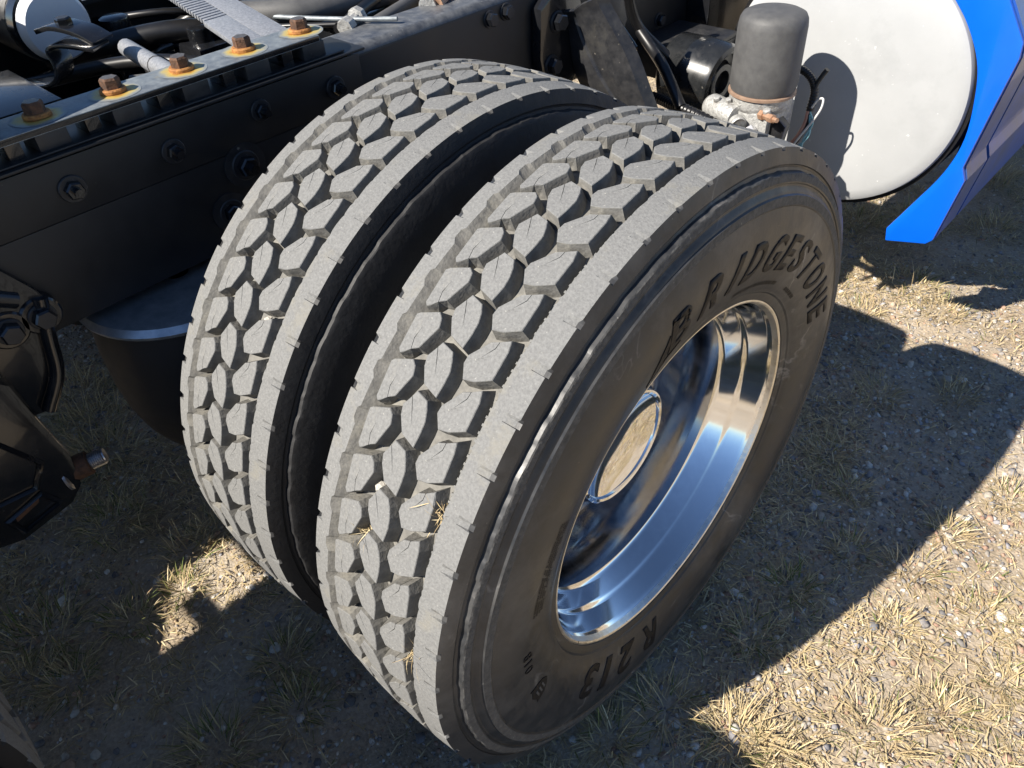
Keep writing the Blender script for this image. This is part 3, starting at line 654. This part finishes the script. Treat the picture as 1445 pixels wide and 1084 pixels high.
# ---- air spring and suspension bracket
bag = part("air_spring", MB().lathe([(0, .05), (.002, .150), (-.03, .158), (-.08, .163), (-.14, .164), (-.19, .160), (-.235, .150), (-.268, .136), (-.285, .118), (-.350, .105), (-.355, .02)], (-.690, -.335, .716), (0, 0, 1), n=48).mesh("air_spring", M['airbag'], smooth=45), label="black rubber air spring under the frame rail")
obj("top_plate", MB().lathe([(.018, .02), (.018, .150), (.016, .160), (.006, .168), (.000, .166), (-.004, .158)], (-.690, -.335, .716), (0, 0, 1), n=60).mesh("top_plate", M['bagplate'], smooth=35), bag)
HX = -.618
hang = MB()
hang.prism([(-.78, .93), (-.60, .93), (-.545, .835), (-.530, .800), (-.540, .778), (-.566, .760), (-.580, .70), (-.612, .648), (-.648, .655), (-.66, .70), (-.70, .73), (-.78, .74)], 'x', HX - .05, HX - .012)
hanger = part("suspension_bracket", hang.mesh("suspension_bracket", M['black'], smooth=35, bevel=.006), label="black cast suspension bracket with a rusty stud")
# raised bosses and ridges on the casting
obj("casting_ridge", MB().tube(spline([(HX - .010, -.548, .826), (HX - .010, -.563, .763), (HX - .008, -.578, .705), (HX - .008, -.613, .655)], 6), .011, 10).mesh("casting_ridge", M['black'], smooth=50), hanger)
obj("casting_ridge", MB().tube(spline([(HX - .012, -.70, .90), (HX - .010, -.62, .865), (HX - .012, -.575, .835)], 6), .012, 10).mesh("casting_ridge", M['black'], smooth=50), hanger)
for (y, z) in ((-.557, .799), (-.603, .799)):
    obj("boss", MB().lathe([(-.02, .030), (.001, .029), (.004, .026), (.004, .0003)], (HX - .012, y, z), n=28).mesh("boss", M['black'], smooth=40), hanger)
    b = put_bolt(hanger, head_bolt, (HX - .008, y, z), twist=y * 9); b.scale = (1.15, 1.15, 1.15)
arm = [(-.68, .775), (-.628, .745), (-.60, .69), (-.60, .56), (-.618, .505), (-.65, .492), (-.78, .50), (-.78, .70)]
arm = MB().prism([(-.80, .79), (-.668, .775), (-.640, .738), (-.632, .66), (-.622, .58), (-.630, .520), (-.655, .495), (-.74, .480), (-.80, .50)], 'x', HX - .035, HX + .022)
armo = part("trailing_arm", arm.mesh("trailing_arm", M['black'], smooth=35, bevel=.012))
for pl in ([(-.738, .532), (-.690, .545), (-.676, .516), (-.730, .503)], [(-.78, .66), (-.70, .665), (-.668, .60), (-.69, .565), (-.78, .575)]):
    c = Vector((sum(p[0] for p in pl) / len(pl), sum(p[1] for p in pl) / len(pl)))
    mb = MB(); n = len(pl); o = [Vector(p) + (Vector(p) - c).normalized() * .010 for p in pl]
    V = [(HX + .0235, *p) for p in o] + [(HX + .029, *(Vector(p) + (Vector(p) - c).normalized() * .004)) for p in pl] + [(HX + .0235, *p) for p in pl]
    mb.add(V, [(i, (i + 1) % n, n + (i + 1) % n, n + i) for i in range(n)] + [(n + i, n + (i + 1) % n, 2 * n + (i + 1) % n, 2 * n + i) for i in range(n)])
    obj("pocket_rim", mb.mesh("pocket_rim", M['black'], smooth=50), armo)
obj("rust_streak", MB().prism([(-.732, .533), (-.692, .544), (-.695, .536), (-.733, .524)], 'x', HX + .0225, HX + .0245).mesh("rust_streak", M['brown_rust']), armo)
st = MB().lathe([(-.03, .021), (.02, .021), (.045, .020), (.047, .015)], (HX - .005, -.648, .538), (.35, 1, .12), n=14, m=0, cap0=True)
st.lathe([(.03, .024), (.034, .024), (.036, .018)], (HX - .005, -.672, .534), (.35, 1, .12), n=18, m=1)
pr_ = [(.045, .0125)]
for k in range(7): pr_ += [(.048 + k * .0032, .0145), (.0496 + k * .0032, .0125)]
st.lathe(pr_ + [(.071, .012), (.0715, .0003)], (HX - .005, -.648, .538), (.35, 1, .12), n=16, m=1)
obj("stud", st.mesh("stud", [M['brown_rust'], M['zinc']], smooth=30), armo, label="rusty threaded stud")

# ---- curved hanger arm ahead of the inner tyre
def sheet(rows, th, mat, name, bevel=0.0, smooth=40):
    """rows: list of polylines of equal length; thickened grid"""
    G = [[Vector(p) for p in r] for r in rows]; nr, nc = len(G), len(G[0]); V = []; F = []
    nrm = [[None] * nc for _ in range(nr)]
    for i in range(nr):
        for j in range(nc):
            a = G[min(i + 1, nr - 1)][j] - G[max(i - 1, 0)][j]; b = G[i][min(j + 1, nc - 1)] - G[i][max(j - 1, 0)]; nrm[i][j] = a.cross(b).normalized()
    for s in (0, 1):
        for i in range(nr):
            for j in range(nc): V.append(G[i][j] - nrm[i][j] * th * s)
    o = nr * nc
    for i in range(nr - 1):
        for j in range(nc - 1):
            q = (i * nc + j, i * nc + j + 1, (i + 1) * nc + j + 1, (i + 1) * nc + j); F.append(q); F.append(tuple(o + k for k in q[::-1]))
    per = [(0, j) for j in range(nc)] + [(i, nc - 1) for i in range(1, nr)] + [(nr - 1, j) for j in range(nc - 2, -1, -1)] + [(i, 0) for i in range(nr - 2, 0, -1)]
    idx = [i * nc + j for i, j in per]
    for k in range(len(idx)): a, b = idx[k], idx[(k + 1) % len(idx)]; F.append((a, b, o + b, o + a))
    return MB().add(V, F).mesh(name, mat, smooth=smooth, bevel=bevel)
left = [(-.648, .625, .925), (-.650, .640, .903), (-.642, .650, .860), (-.640, .655, .825), (-.625, .665, .780), (-.58, .69, .68)]
fold = [(-.620, .628, .935), (-.620, .640, .915), (-.600, .645, .868), (-.578, .650, .830), (-.545, .655, .785), (-.46, .675, .68)]
rightE = [(-.548, .635, .968), (-.540, .640, .945), (-.505, .650, .895), (-.480, .655, .858), (-.450, .66, .800), (-.40, .68, .68)]
def mid(a, b, t, bulge=0): return [tuple(Vector(p).lerp(Vector(q), t) + Vector((0, -bulge, bulge * .5))) for p, q in zip(a, b)]
rows = [left, mid(left, fold, .5, .004), fold, mid(fold, rightE, .06, -.006), mid(fold, rightE, .14, -.003), mid(fold, rightE, .5, .004), mid(fold, rightE, .93, .003), [tuple(Vector(p) + Vector((.004, .02, -.006))) for p in rightE]]
cols_ = [spline(r, 5) for r in rows]
arm2 = part("fender_arm", sheet(cols_, .007, M['black_dusty'], "fender_arm"), label="dusty black stamped arm ahead of the inner tyre")
# thick lug behind the arm
obj("arm_lug", MB().prism([(.545, .95), (.60, .985), (.66, .985), (.70, .90), (.68, .80), (.62, .74), (.56, .76), (.54, .85)], 'x', XW + .001, XW + .03).mesh("arm_lug", M['black'], smooth=30, bevel=.008), arm2)
for (y, z) in ((.595, .915), (.575, .83)): 
    b = put_bolt(arm2, head_bolt, (XW + .03, y, z)); b.scale = (1.3, 1.3, 1.3)
obj("arm_lip", MB().tube(spline([(-.552, .640, .975), (-.545, .655, .948), (-.512, .67, .90), (-.485, .68, .865)], 5), .006, 8).mesh("arm_lip", M['black'], smooth=50), arm2)
obj("arm_tab", MB().prism([(.655, .985), (.70, .985), (.73, .90), (.71, .86), (.67, .88)], 'x', -.555, -.545).mesh("arm_tab", M['black_dusty'], smooth=30, bevel=.002), arm2)
part("brake_hose", MB().tube(spline([(-.60, .80, 1.03), (-.605, .81, .96), (-.61, .83, .90), (-.60, .86, .84), (-.55, .90, .78), (-.50, .92, .74)], 8), .012, 10).mesh("brake_hose", M['plastic'], smooth=50))
part("brake_hose", MB().tube(spline([(-.60, .86, .835), (-.54, .84, .80), (-.48, .80, .78), (-.42, .78, .72)], 8), .013, 10).mesh("brake_hose", M['plastic'], smooth=50))
# box bracket and the short glossy air can
part("box_bracket", MB().box((XW + .001, .94, .775), (-.485, 1.13, .785)).box((XW + .001, .94, .70), (-.485, .948, .775)).box((-.495, .9485, .70), (-.485, 1.13, .7745)).mesh("box_bracket", M['black_dusty'], smooth=30, bevel=.002))
part("frame_bracket", MB().box((XW + .001, 1.155, .60), (XW + .07, 1.40, 1.04)).mesh("frame_bracket", M['black'], smooth=30, bevel=.006))
can = part("air_can", MB().lathe([(-.02, .03), (-.018, .070), (-.005, .084), (.05, .088), (.056, .0895), (.062, .088), (.068, .0895), (.074, .088), (.125, .088), (.137, .084), (.141, .076), (.139, .070), (.120, .066), (.116, .050), (.128, .042), (.128, .028), (.110, .024), (.110, .0003)], (-.548, .965, .728), (1, -.06, -.05), n=56).mesh("air_can", M['gloss_can'], smooth=38), label="glossy black air can beside the filter canister")

# ---- air dryer: canister on a grey casting
FX, FY = -.287, .90
dry = part("air_dryer", MB().lathe([(0, .066), (.012, .070), (.03, .070), (.036, .064)], (FX, FY, .718), (0, 0, 1), n=32, cap0=True, cap1=True).box((FX - .06, FY - .065, .655), (FX + .055, FY + .06, .722)).mesh("air_dryer", M['cast'], smooth=30, bevel=.003), label="air dryer with a matte black canister on a grey casting")
obj("canister", MB().lathe([(.756, .0700), (.768, .0735), (.80, .0735), (.89, .0725), (.904, .0705), (.913, .0655), (.918, .055), (.921, .03), (.9215, .0003)], (FX, FY, 0), (0, 0, 1), n=64).mesh("canister", M['can'], smooth=50), dry)
obj("gasket", MB().lathe([(.7475, .068), (.7485, .0745), (.7535, .0745), (.7555, .069)], (FX, FY, 0), (0, 0, 1), n=56).mesh("gasket", M['copper'], smooth=40), dry)
v = MB().lathe([(-.055, .022), (-.045, .028), (.03, .028), (.04, .025)], (FX - .055, FY - .055, .705), (1, -.35, 0), n=24, cap0=True, cap1=True)
v.lathe([(0, .012), (.03, .012)], (FX - .03, FY - .09, .66), (0, 0, 1), n=6, cap0=True, cap1=True)
for (dx, dz, r) in ((-.075, .735, .008), (-.045, .738, .007), (-.015, .735, .008), (.05, .735, .009)): v.lathe([(0, r), (.014, r)], (FX + dx, FY - .06, dz - .01), (0, -.4, 1), n=6, cap0=True, cap1=True)
obj("valve_body", v.mesh("valve_body", M['cast'], smooth=30, bevel=.0012), dry)
g = MB().lathe([(0, .018), (.016, .0185), (.019, .0165)], (FX - .012, FY - .078, .700), (.75, -.65, -.1), n=28, m=0, cap0=True).lathe([(.0175, .0165), (.0178, .0003)], (FX - .012, FY - .078, .700), (.75, -.65, -.1), n=28, m=1)
obj("gauge", g.mesh("gauge", [M['cast'], M['dial']], smooth=30), dry)
def fitting(p, d, s=1.0, mat='brass'):
    return obj("fitting", MB().lathe([(0, .012 * s), (.014 * s, .012 * s), (.015 * s, .008 * s), (.028 * s, .008 * s), (.029 * s, .0105 * s), (.046 * s, .0105 * s), (.047 * s, .006 * s), (.06 * s, .006 * s)], p, d, n=6, cap0=True, cap1=True).mesh("fitting", M[mat], smooth=25), dry)
fitting((FX + .03, FY - .07, .665), (-.5, -1, -.2), 1.2); fitting((FX + .035, FY - .06, .722), (1, -.4, .1), .9); fitting((FX + .02, FY - .07, .69), (.9, -.6, -.5), 1.0, 'zinc'); fitting((FX + .0, FY - .08, .66), (.2, -1, -.6), 1.0, 'cast'); fitting((FX - .04, FY - .09, .68), (-.4, -.7, -.6), .9, 'zinc')
obj("mount_bracket", MB().prism([(FX + .052, .60), (FX + .075, .60), (FX + .09, .70), (FX + .07, .715), (FX + .052, .70)], 'y', FY - .045, FY - .02).mesh("mount_bracket", M['plastic'], smooth=30, bevel=.002), dry)
# corrugated conduits and wires
def conduit(pts, r, name="conduit"):
    P = spline(pts, 26); rr = [r * (1.0 if (i % 4) < 2 else .86) for i in range(len(P))]
    return part(name, MB().tube(P, rr, 12).mesh(name, M['plastic'], smooth=60))
conduit([(-.60, .86, .685), (-.52, .835, .70), (-.455, .80, .71), (-.40, .78, .715), (-.33, .775, .705), (-.28, .78, .68), (-.25, .80, .65)], .013)
conduit([(-.300, .985, .755), (-.259, 1.0, .774), (-.226, 1.0, .764), (-.208, 1.0, .735), (-.206, .992, .692)], .0095)
conduit([(-.189, 1.0, .786), (-.197, 1.0, .772), (-.206, .998, .748), (-.207, .995, .722)], .006)
wires = (('wire_w', [(-.206, .99, .692), (-.190, .985, .722), (-.177, .982, .728), (-.176, .98, .708), (-.188, .98, .678), (-.206, .975, .642), (-.235, .965, .58)], .0025),
         ('wire_t', [(-.206, .99, .692), (-.195, .983, .664), (-.191, .978, .640), (-.208, .972, .610), (-.228, .965, .565)], .0027),
         ('wire_t', [(-.205, .99, .692), (-.189, .982, .668), (-.199, .976, .634), (-.202, .972, .605), (-.218, .965, .565)], .0025),
         ('wire_r', [(-.208, .99, .692), (-.208, .984, .664), (-.216, .978, .634), (-.232, .972, .604), (-.25, .965, .565)], .005),
         ('plastic', [(-.207, .991, .694), (-.202, .985, .664), (-.212, .978, .629), (-.24, .965, .565)], .0045))
for mt, pts, r in wires: part("wire", MB().tube(spline(pts, 8), r, 8).mesh("wire", M[mt], smooth=60))

# ---- fuel tank
TX, TZ, TR, TY = -.209, .712, .2925, 1.12
tank = part("fuel_tank", MB().lathe([(.018, TR), (.03, TR + .002), (1.6, TR + .002), (1.63, .2), (1.63, .001)], (TX, TY, TZ), (0, 1, 0), n=96).mesh("fuel_tank", M['tank_edge'], smooth=40), label="round white fuel tank behind the blue fairing")
obj("tank_end", MB().lathe([(-.010, .0003), (-.010, .10), (-.008, .20), (-.004, .262), (.000, .280), (.006, .2895), (.016, .2925), (.020, .2925)], (TX, TY, TZ), (0, 1, 0), n=112).mesh("tank_end", M['tank'], smooth=40), tank)
obj("tank_strap", MB().lathe([(.20, TR + .001), (.20, TR + .006), (.25, TR + .006), (.25, TR + .001)], (TX, TY, TZ), (0, 1, 0), n=80).mesh("tank_strap", M['black'], smooth=30), tank)
obj("rubber_liner", MB().lathe([(.022, TR + .0005), (.020, TR + .010), (.10, TR + .012)], (TX, TY, TZ), (0, 1, 0), n=96).mesh("rubber_liner", M['plastic'], smooth=30), tank)

# ---- blue side fairing: rear face cut round the tank, side panels going forward
IN = [(-.12, 1.045), (-.06, .975), (-.008, .925), (.032, .880), (.070, .818), (.089, .752), (.099, .655), (.081, .568), (.036, .472), (-.003, .394)]
OUTE = [(.003, .361), (.096, .385), (.109, .400), (.130, .562), (.117, .590), (.132, .722), (.146, .836), (.142, .867), (.092, .939), (.05, 1.045)]
INs = [tuple(p) for p in spline([Vector((a, b, 0)) for a, b in IN], 5)]; INs = [(p[0], p[1]) for p in INs]
fair = part("side_fairing", MB().prism(INs + OUTE, 'y', 1.128, 1.142).mesh("side_fairing", [M['blue']], smooth=30, bevel=.0032), label="bright blue fairing panel curving round the white fuel tank")
def side_panel(y0, y1, mat):
    sec = [(.060, .372), (.096, .385), (.109, .400), (.130, .562), (.1185, .590), (.1335, .722), (.147, .836), (.144, .867), (.095, .939), (.055, 1.045), (.02, 1.30)]
    n = len(sec); V = []
    for y in (y0, y1):
        for (x, z) in sec: V.append((x + .0015, y, z))
        for (x, z) in sec: V.append((x - .012, y, z + .004))
    F = []
    for i in range(n - 1):
        F += [(i, i + 1, 2 * n + i + 1, 2 * n + i), (n + i, 3 * n + i, 3 * n + i + 1, n + i + 1), (i, n + i, n + i + 1, i + 1), (2 * n + i, 2 * n + i + 1, 3 * n + i + 1, 3 * n + i)]
    F += [(0, 2 * n, 3 * n, n), (n - 1, 2 * n - 1, 4 * n - 1, 3 * n - 1)]
    return MB().add(V, F).mesh("side_panel", mat, smooth=18)
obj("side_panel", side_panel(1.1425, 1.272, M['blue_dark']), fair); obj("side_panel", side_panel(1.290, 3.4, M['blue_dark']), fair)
obj("panel_seal", MB().prism([(.07, .40), (.10, .41), (.115, .56), (.105, .59), (.118, .72), (.13, .84), (.08, .92), (.05, .92)], 'y', 1.2725, 1.2895).mesh("panel_seal", M['plastic']), fair)

# ------------------------------------------------------------------ gravel
ico = bmesh.new(); bmesh.ops.create_icosphere(ico, subdivisions=1, radius=1.0)
IV = np.array([v.co[:] for v in ico.verts]); IF = np.array([[v.index for v in f.verts] for f in ico.faces]); ico.free()
def gh_np(xs, ys): return np.array([gheight(float(a), float(b)) for a, b in zip(xs, ys)])
def in_view(n, lo, hi): return np.stack([rng.uniform(lo[0], hi[0], n), rng.uniform(lo[1], hi[1], n)], 1)
def field(xy, s, o): return np.array([noise.noise((float(a) * s, float(b) * s, o)) for a, b in xy])
CAMI = cam.matrix_world.inverted()
def seen(xy, margin=.35):
    P = np.concatenate([xy, np.zeros((len(xy), 1)), np.ones((len(xy), 1))], 1) @ np.array(CAMI).T
    u = P[:, 0] / -P[:, 2] * 1068.53 / 1445; v = P[:, 1] / -P[:, 2] * 1068.53 / 1084
    return (P[:, 2] < -.2) & (np.abs(u) < .5 + margin) & (np.abs(v) < .5 + margin)
def near_keep(xy):                                          # thin out with distance from the lens
    d = np.hypot(xy[:, 0] - .49, xy[:, 1] + .72); return (rng.uniform(0, 1, len(xy)) < np.clip(1.9 / d, 0, 1) ** 1.7) & seen(xy)
def tinted_mesh(name, V, F, C, mat, smooth=False):
    me = bpy.data.meshes.new(name); me.vertices.add(len(V)); me.vertices.foreach_set("co", V.astype(np.float32).ravel())
    k = F.shape[1]; me.loops.add(F.size); me.loops.foreach_set("vertex_index", F.astype(np.int32).ravel())
    me.polygons.add(len(F)); me.polygons.foreach_set("loop_start", np.arange(0, F.size, k, dtype=np.int32)); me.polygons.foreach_set("loop_total", np.full(len(F), k, np.int32))
    me.update(calc_edges=True)
    at = me.color_attributes.new("tint", 'FLOAT_COLOR', 'POINT'); at.data.foreach_set("color", np.concatenate([C, np.ones((len(C), 1))], 1).astype(np.float32).ravel())
    if smooth: me.polygons.foreach_set("use_smooth", [True] * len(me.polygons))
    me.materials.append(mat); me.validate(); return me
PAL = np.array([(.38, .34, .29), (.28, .26, .24), (.20, .19, .19), (.50, .45, .38), (.44, .34, .25), (.40, .26, .19), (.58, .55, .50), (.32, .31, .32), (.37, .32, .26)])
def pebbles(xy, size):
    n = len(xy); q = rng.normal(size=(n, 3, 3)); Q = np.linalg.qr(q)[0]
    sc = np.stack([size * rng.uniform(.8, 1.35, n), size * rng.uniform(.7, 1.1, n), size * rng.uniform(.45, .8, n)], 1)
    base = IV[None] * (1 + rng.uniform(-.22, .22, (n, len(IV), 1))) * sc[:, None, :]
    ang = rng.uniform(0, 2 * np.pi, n); ca, sa = np.cos(ang), np.sin(ang)
    x = base[..., 0] * ca[:, None] - base[..., 1] * sa[:, None]; y = base[..., 0] * sa[:, None] + base[..., 1] * ca[:, None]
    tilt = rng.normal(0, .3, (n, 1)); z = base[..., 2] + x * tilt
    g = gh_np(xy[:, 0], xy[:, 1]); z = z + (g + size * .18)[:, None]
    V = np.stack([x + xy[:, :1], y + xy[:, 1:], z], 2).reshape(-1, 3)
    F = (IF[None] + (np.arange(n) * len(IV))[:, None, None]).reshape(-1, 3)
    C = np.repeat(PAL[rng.integers(0, len(PAL), n)] * rng.uniform(.7, 1.2, (n, 1)), len(IV), 0)
    return V, F, C
LO, HI = (-2.6, -1.3), (1.7, 4.2)
xy = in_view(420000, LO, HI); xy = xy[near_keep(xy)]
gr = field(xy, 1.6, 4.4) + .35 * field(xy, 5, 9.1) + .45 * ((xy[:, 0] < .05) & (xy[:, 1] < .1))
xy = xy[rng.uniform(0, 1, len(xy)) < np.clip(.55 + 1.6 * gr, .10, 1)]
xy = xy[:70000]; sz = np.clip(rng.lognormal(math.log(.0031), .5, len(xy)), .0016, .012)
V, F, C = pebbles(xy, sz)
gv = obj("gravel", tinted_mesh("gravel", V, F, C, M['pebble'])); tag(gv, "loose small gravel spread over the dirt", "gravel"); gv['kind'] = 'stuff'

# ------------------------------------------------------------------ grass
STRAW = np.array([(.58, .46, .25), (.52, .41, .23), (.63, .53, .33), (.46, .35, .20), (.38, .29, .16)]); GREEN = np.array([(.13, .17, .045), (.18, .20, .06), (.22, .22, .08)])
def blades(root, length, width, lean, az, green):
    """curved three-segment blades; returns V,F,C"""
    n = len(root); dirx, diry = np.cos(az), np.sin(az); T = np.array([0, .35, .7, 1.0]); V = np.zeros((n, 7, 3))
    for k, t in enumerate(T):
        out = length * (np.sin(lean) * t * (.55 + .45 * t)); up = length * (np.cos(lean) * t * (1.15 - .35 * t * np.sin(lean)))
        c = np.stack([root[:, 0] + dirx * out, root[:, 1] + diry * out, root[:, 2] + up], 1)
        w = width * (1 - .25 * t); sd = np.stack([-diry * w, dirx * w, np.zeros(n)], 1)
        if k < 3: V[:, 2 * k] = c - sd; V[:, 2 * k + 1] = c + sd
        else: V[:, 6] = c
    f = np.array([(0, 1, 3), (0, 3, 2), (2, 3, 5), (2, 5, 4), (4, 5, 6)])
    F = (f[None] + (np.arange(n) * 7)[:, None, None]).reshape(-1, 3)
    col = np.where(green[:, None], GREEN[rng.integers(0, 3, n)], STRAW[rng.integers(0, 5, n)]) * rng.uniform(.7, 1.25, (n, 1))
    return V.reshape(-1, 3), F, np.repeat(col, 7, 0)
def tuft_blades(cx, cy, rad, nb, hgt, gfrac, flat=1.0):
    flat *= 1.24; nb = int(nb * 1.25)
    a = rng.uniform(0, 2 * np.pi, nb); rr = rad * np.sqrt(rng.uniform(0, 1, nb)) * .8
    x = cx + rr * np.cos(a); y = cy + rr * np.sin(a); root = np.stack([x, y, gh_np(x, y) - .002], 1)
    az = a + rng.normal(0, .7, nb); ln = hgt * rng.uniform(.45, 1.2, nb); lean = np.clip(rng.normal(.95, .35, nb) * flat, .1, 1.5)
    return blades(root, ln, rng.uniform(.0006, .0013, nb), lean, az, rng.uniform(0, 1, nb) < gfrac)
def cat(parts):
    o = 0; Vs, Fs, Cs = [], [], []
    for V, F, C in parts: Vs.append(V); Fs.append(F + o); Cs.append(C); o += len(V)
    return np.concatenate(Vs), np.concatenate(Fs), np.concatenate(Cs)
def in_tyre(x, y): return any(abs(x - tx) < .15 and abs(y - ty) < .16 for tx in (0, -DUAL) for ty in (0, REAR))
parts_ = []
cand = in_view(14000, LO, HI); cand = cand[near_keep(cand)]
gd = field(cand, 1.3, 21.0) + .5 * field(cand, 4.2, 33.0) - .2 * ((cand[:, 0] < .05) & (cand[:, 1] < .1))
cand = cand[rng.uniform(0, 1, len(cand)) < np.clip(.30 + 1.8 * gd, .03, 1)][:1900]
for cx, cy in cand:
    if in_tyre(cx, cy): continue
    parts_.append(tuft_blades(cx, cy, rng.uniform(.012, .05), int(rng.uniform(14, 46)), rng.uniform(.016, .042), .04 if rng.uniform() < .8 else .3, 1.25))
# flat straw litter
n = 95000; xy = in_view(n * 6, LO, HI); xy = xy[near_keep(xy)]; gd = field(xy, 1.3, 21.0) + .5 * field(xy, 4.2, 33.0) - .28 * ((xy[:, 0] < .05) & (xy[:, 1] < .1)) + .16 * (xy[:, 0] > .05)
xy = xy[rng.uniform(0, 1, len(xy)) < np.clip(.42 + 1.7 * gd, .08, 1)][:n]; n = len(xy)
root = np.stack([xy[:, 0], xy[:, 1], gh_np(xy[:, 0], xy[:, 1]) + rng.uniform(.002, .008, n)], 1)
parts_.append(blades(root, rng.uniform(.008, .038, n), rng.uniform(.0006, .0014, n), rng.uniform(1.15, 1.58, n), rng.uniform(0, 2 * np.pi, n), rng.uniform(0, 1, n) < .02))
V, F, C = cat(parts_)
gg = obj("grass", tinted_mesh("grass", V, F, C, M['grass'])); tag(gg, "dry straw coloured grass scattered over the gravel", "grass"); gg['kind'] = 'stuff'
# the bigger tufts, one object each
TUFTS = [(.324, -.051, .075, .085, .05), (.398, -.018, .05, .06, .1), (.138, .715, .06, .06, .05), (.227, .64, .05, .05, .05), (.018, 1.55, .10, .07, .25), (.132, 1.473, .08, .05, .1), (.306, .468, .05, .05, .15), (.423, .52, .06, .05, .1), (.145, .991, .06, .05, .05), (.582, .248, .06, .05, .1), (.512, .134, .07, .06, .12), (.08, 2.069, .10, .08, .1), (-.042, 2.445, .12, .09, .1), (.299, 1.119, .06, .05, 0), (.574, .494, .05, .05, .1), (.256, .306, .05, .06, .3), (.248, .146, .05, .06, .3), (.203, -.087, .06, .07, .2), (.156, -.20, .05, .06, .2), (-.835, -.503, .07, .06, .15), (-.75, -.568, .05, .05, .35), (-.846, -.432, .06, .05, .1), (-1.289, -.489, .10, .08, .1), (-1.578, -.44, .11, .09, .1), (-1.428, -.466, .1, .08, .05), (-.864, -.827, .09, .085, .3), (-.722, -.827, .06, .06, .2), (-.377, -.708, .07, .075, .3), (-.325, -.554, .06, .06, .2), (-.759, -.68, .06, .06, .3), (-.788, -.886, .06, .06, .2), (-1.043, -.586, .09, .07, .3), (-.433, -.513, .06, .06, .25), (-.044, 1.33, .06, .05, .1), (.516, .858, .06, .05, .15), (.65, .38, .05, .05, .1), (-.124, 1.973, .12, .09, .15), (-.296, 1.84, .10, .08, .1), (.449, .364, .04, .05, 0), (.445, .663, .05, .05, .1)]
for (x, y, rad, h, gf) in TUFTS:
    V, F, C = tuft_blades(x, y, rad, int(60 + rad * 1300), h, gf, .95); o = Vector((x, y, gheight(x, y)))
    t = obj("grass_tuft", tinted_mesh("grass_tuft", V - np.array(o[:])[None], F, C, M['grass']), None, o)
    g = "greenish tufts" if gf >= .2 else "straw tufts"
    tag(t, "spreading tuft of half green grass growing in the gravel" if gf >= .2 else "spreading tuft of dry straw grass growing in the gravel", "grass tuft", g)
# larger single stones
STN = []
for k in range(4):
    V, F, C = pebbles(np.array([[0., 0.]]), np.array([.012])); STN.append((V - V.mean(0), F))
pal3 = (("pale", (.50, .48, .44)), ("grey", (.20, .20, .21)), ("reddish", (.33, .24, .18)))
meshes = {}
for nm, c in pal3:
    for k, (V, F) in enumerate(STN): meshes[nm, k] = tinted_mesh("stone", V, F, np.tile(np.array(c), (len(V), 1)), M['pebble'])
xy = in_view(600, (-1.3, -.95), (1.1, 1.7)); cnt = 0
for x, y in xy:
    if in_tyre(x, y) or cnt >= 90: continue
    nm = pal3[int(rng.integers(0, 3))][0]; s = float(rng.uniform(.55, 1.15))
    o = obj("stone", meshes[nm, int(rng.integers(0, 4))], None, (x, y, gheight(x, y) + .004 * s)); o.scale = (s, s, s * .8); o.rotation_euler = (0, 0, float(rng.uniform(0, 6)))
    tag(o, f"small {nm} stone lying loose on the gravel", "stone", f"{nm} stones on the gravel"); cnt += 1
# things caught in the tread
def on_tread(th, x, r, tx=0): a = R_(th); return Vector((tx + x, -r * math.cos(a), AXZ + r * math.sin(a)))
def stuck(th, x, tx, s, label):
    p = on_tread(th, x, RB + .010, tx); me = bpy.data.meshes.new("stone"); V, F = STN[1]; me.from_pydata([tuple(v * s) for v in V], [], [tuple(int(i) for i in f) for f in F]); me.materials.append(M['stone_w'])
    tag(obj("stone", me, None, p), label, "stone")
stuck(31.0, -.022, 0, .75, "pale stone wedged between tread blocks of the outer tyre")
stuck(41.5, .043, -DUAL, .6, "pale stone wedged between tread blocks of the inner tyre")
def wisp(th, x, label):
    p = on_tread(th, x, RB + .003); nb = 34; root = np.zeros((nb, 3)) + rng.normal(0, .006, (nb, 3))
    V, F, C = blades(root, rng.uniform(.012, .035, nb), np.full(nb, .00042), rng.uniform(.5, 1.5, nb), rng.uniform(0, 6.3, nb), np.zeros(nb, bool))
    o = obj("straw_wisp", tinted_mesh("straw_wisp", V, F, C, M['grass']), None, p); o.rotation_euler = (R_(90 - th), 0, 0); tag(o, label, "straw")
wisp(33.0, .070, "wisp of straw caught beside the shoulder rib, upper of two in that groove"); wisp(11.0, .070, "wisp of straw caught low in the shoulder groove near the ground"); wisp(23.5, -.028, "wisp of straw caught between inboard tread blocks of the outer tyre")
